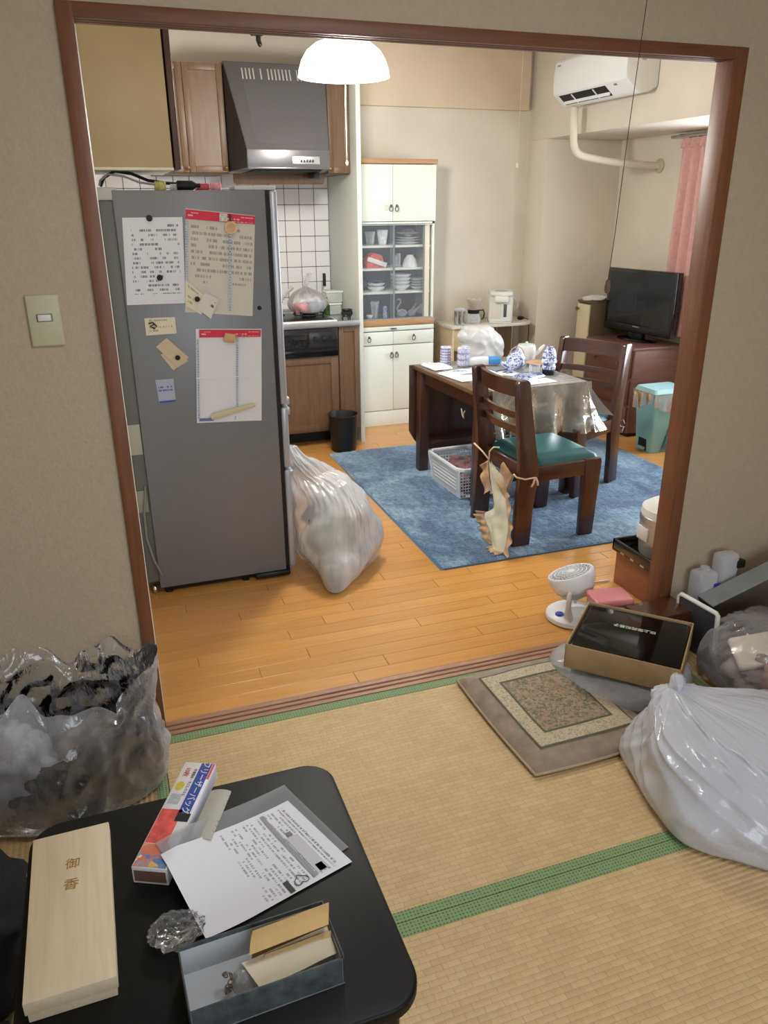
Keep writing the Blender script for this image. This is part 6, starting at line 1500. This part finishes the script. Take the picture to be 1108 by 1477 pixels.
obj('violet_strip', MB().box(-.018, -.022, .002, .020, -.014, .012, .002), mat('violet_strip', (120, 96, 190), .5), t)
ch = MB()
for k in range(9):
    cx, cy, cz = .006 * sin(k * 1.7), .010 * cos(k * 1.1), .008 + .0055 * k
    q = T((cx, cy, cz), 90 * (k % 2), 35 * k, 20 * k)
    ch.add([q @ V(p) for p in MB().tube([(.006 * cos(a), .0042 * sin(a), 0) for a in [j * pi / 5 for j in range(10)]], .0012, 5, closed=True).v], MB().tube([(.006 * cos(a), .0042 * sin(a), 0) for a in [j * pi / 5 for j in range(10)]], .0012, 5, closed=True).f)
one('beaded_chain', ch, mat('tarnished_metal', (130, 116, 100), .35, metal=.8), 'tarnished beaded chain beside the clear pouch in the grey box', 'chain', (.036, -1.258, Z0 + .0036), smooth=180)
one('crumpled_cellophane', MB().sphere((0, 0, .018), .05, 40, 24, (1.0, .8, .34), lambda d: 1 + .35 * (crease(d, 2.6, 4.) - .4) + .15 * ridged(d, 4, 2)), plastic_film('cellophane', (214, 216, 220), .04, .40, rough=.08, crease=24, bs=.5, tr=.1, milky=.15, bd=.01), 'crumpled cellophane wrapper between the notice and the grey box', 'wrapper', (-.040, -1.105, Z0 + .001), smooth=50)

# ================================================================== LEFT: clear bag of clothes, dark things by the table
M_lbag = plastic_film('clear_bin_liner', (230, 233, 242), .07, .60, rough=.09, crease=10, stretch=(1, 1, .5), bs=.6, tr=.15, milky=.40, seed=14., bd=.02, gloss=1.9)
LBX, LBY = -.30, -.20
def lfold(p, u, v):
    a = u * 2 * pi; k = min(1, v * 4)
    d = V((cos(a), sin(a), .15)); e = max(0, v - .60) / .40
    q = p + d * k * (.016 * (crease(p, 7., 3.3) * 1.7 - .5) + .010 * ridged(p, 15, 1.)) + d * e * (.012 * sin(a * 9 + 2) + .016 * sin(a * 5 + .6))
    q.z += e * (.035 * sin(a * 3 + .8) + .022 * sin(a * 7 + 2.1) + .012 * sin(a * 13))
    q.y = min(q.y, .004)
    return q
R_ = lambda s, e=1.: [.295 * s, .215 * s, .19 * s * e, .23 * s, .31 * s, .21 * s, .165 * s, .20 * s]
one('clear_bag', loft([(.003, LBX, LBY, R_(.80)), (.03, LBX, LBY, R_(.95)), (.12, LBX, LBY, R_(1.0)), (.22, LBX, LBY, R_(.98)), (.29, LBX, LBY, R_(.93)), (.345, LBX, LBY, R_(.95)), (.40, LBX - .01, LBY + .01, R_(1.0))], 220, 80, lfold, close_top=False),
    M_lbag, 'open clear bin liner of dark and white clothes against the wall socket', 'bag', smooth=80)
cloth_heap('black_clothes', 'black clothes filling the socket side of the open clear bin liner', 'clothes', (-.155, -.205, .012), .098, .092, .150, mat('black_cloth', (22, 23, 28), .8, var=.3, vs=12), 2.)
cloth_heap('white_clothes', 'white plastic wrapped clothes in the outer half of the open clear bin liner', 'clothes', (-.43, -.19, .012), .105, .092, .150, mat('white_plastic_clothes', (196, 198, 206), .6, var=.12, vs=8), 6.)
cloth_heap('grey_clothes', 'dark grey clothes low at the front of the open clear bin liner', 'clothes', (-.31, -.262, .010), .13, .060, .090, mat('dark_grey_cloth', (58, 60, 70), .8, var=.3, vs=10), 9.)
cloth_heap('black_cloth_bag', 'black cloth bag on the tatami beside the low table', 'bag', (-.52, -.72, .0014), .155, .21, .15, mat('black_bag_cloth', (13, 13, 15), .85, var=.3, vs=9), 11., A=.22)
t = thing('wicker_box', 'brown wicker box in front of the black cloth bag', 'box', (-.53, -1.165, .0014), 4)
M_wick = mat('wicker_brown', (104, 74, 50), .75, var=.22, vs=18, bs=.5, bd=.004, bscale=60)
obj('body', MB().box(-.16, -.17, 0, .16, .17, .10, .008), M_wick, t)
for k in range(12): obj('wicker_rib', MB().tube([(-.16 + .029 * k, -.168, .102), (-.16 + .029 * k, .168, .102)], .008, 8), M_wick, t)
obj('dark_cover', MB().box(-.165, .10, .098, .165, .175, .125, .010), mat('dark_brown_cloth', (36, 24, 20), .8), t)
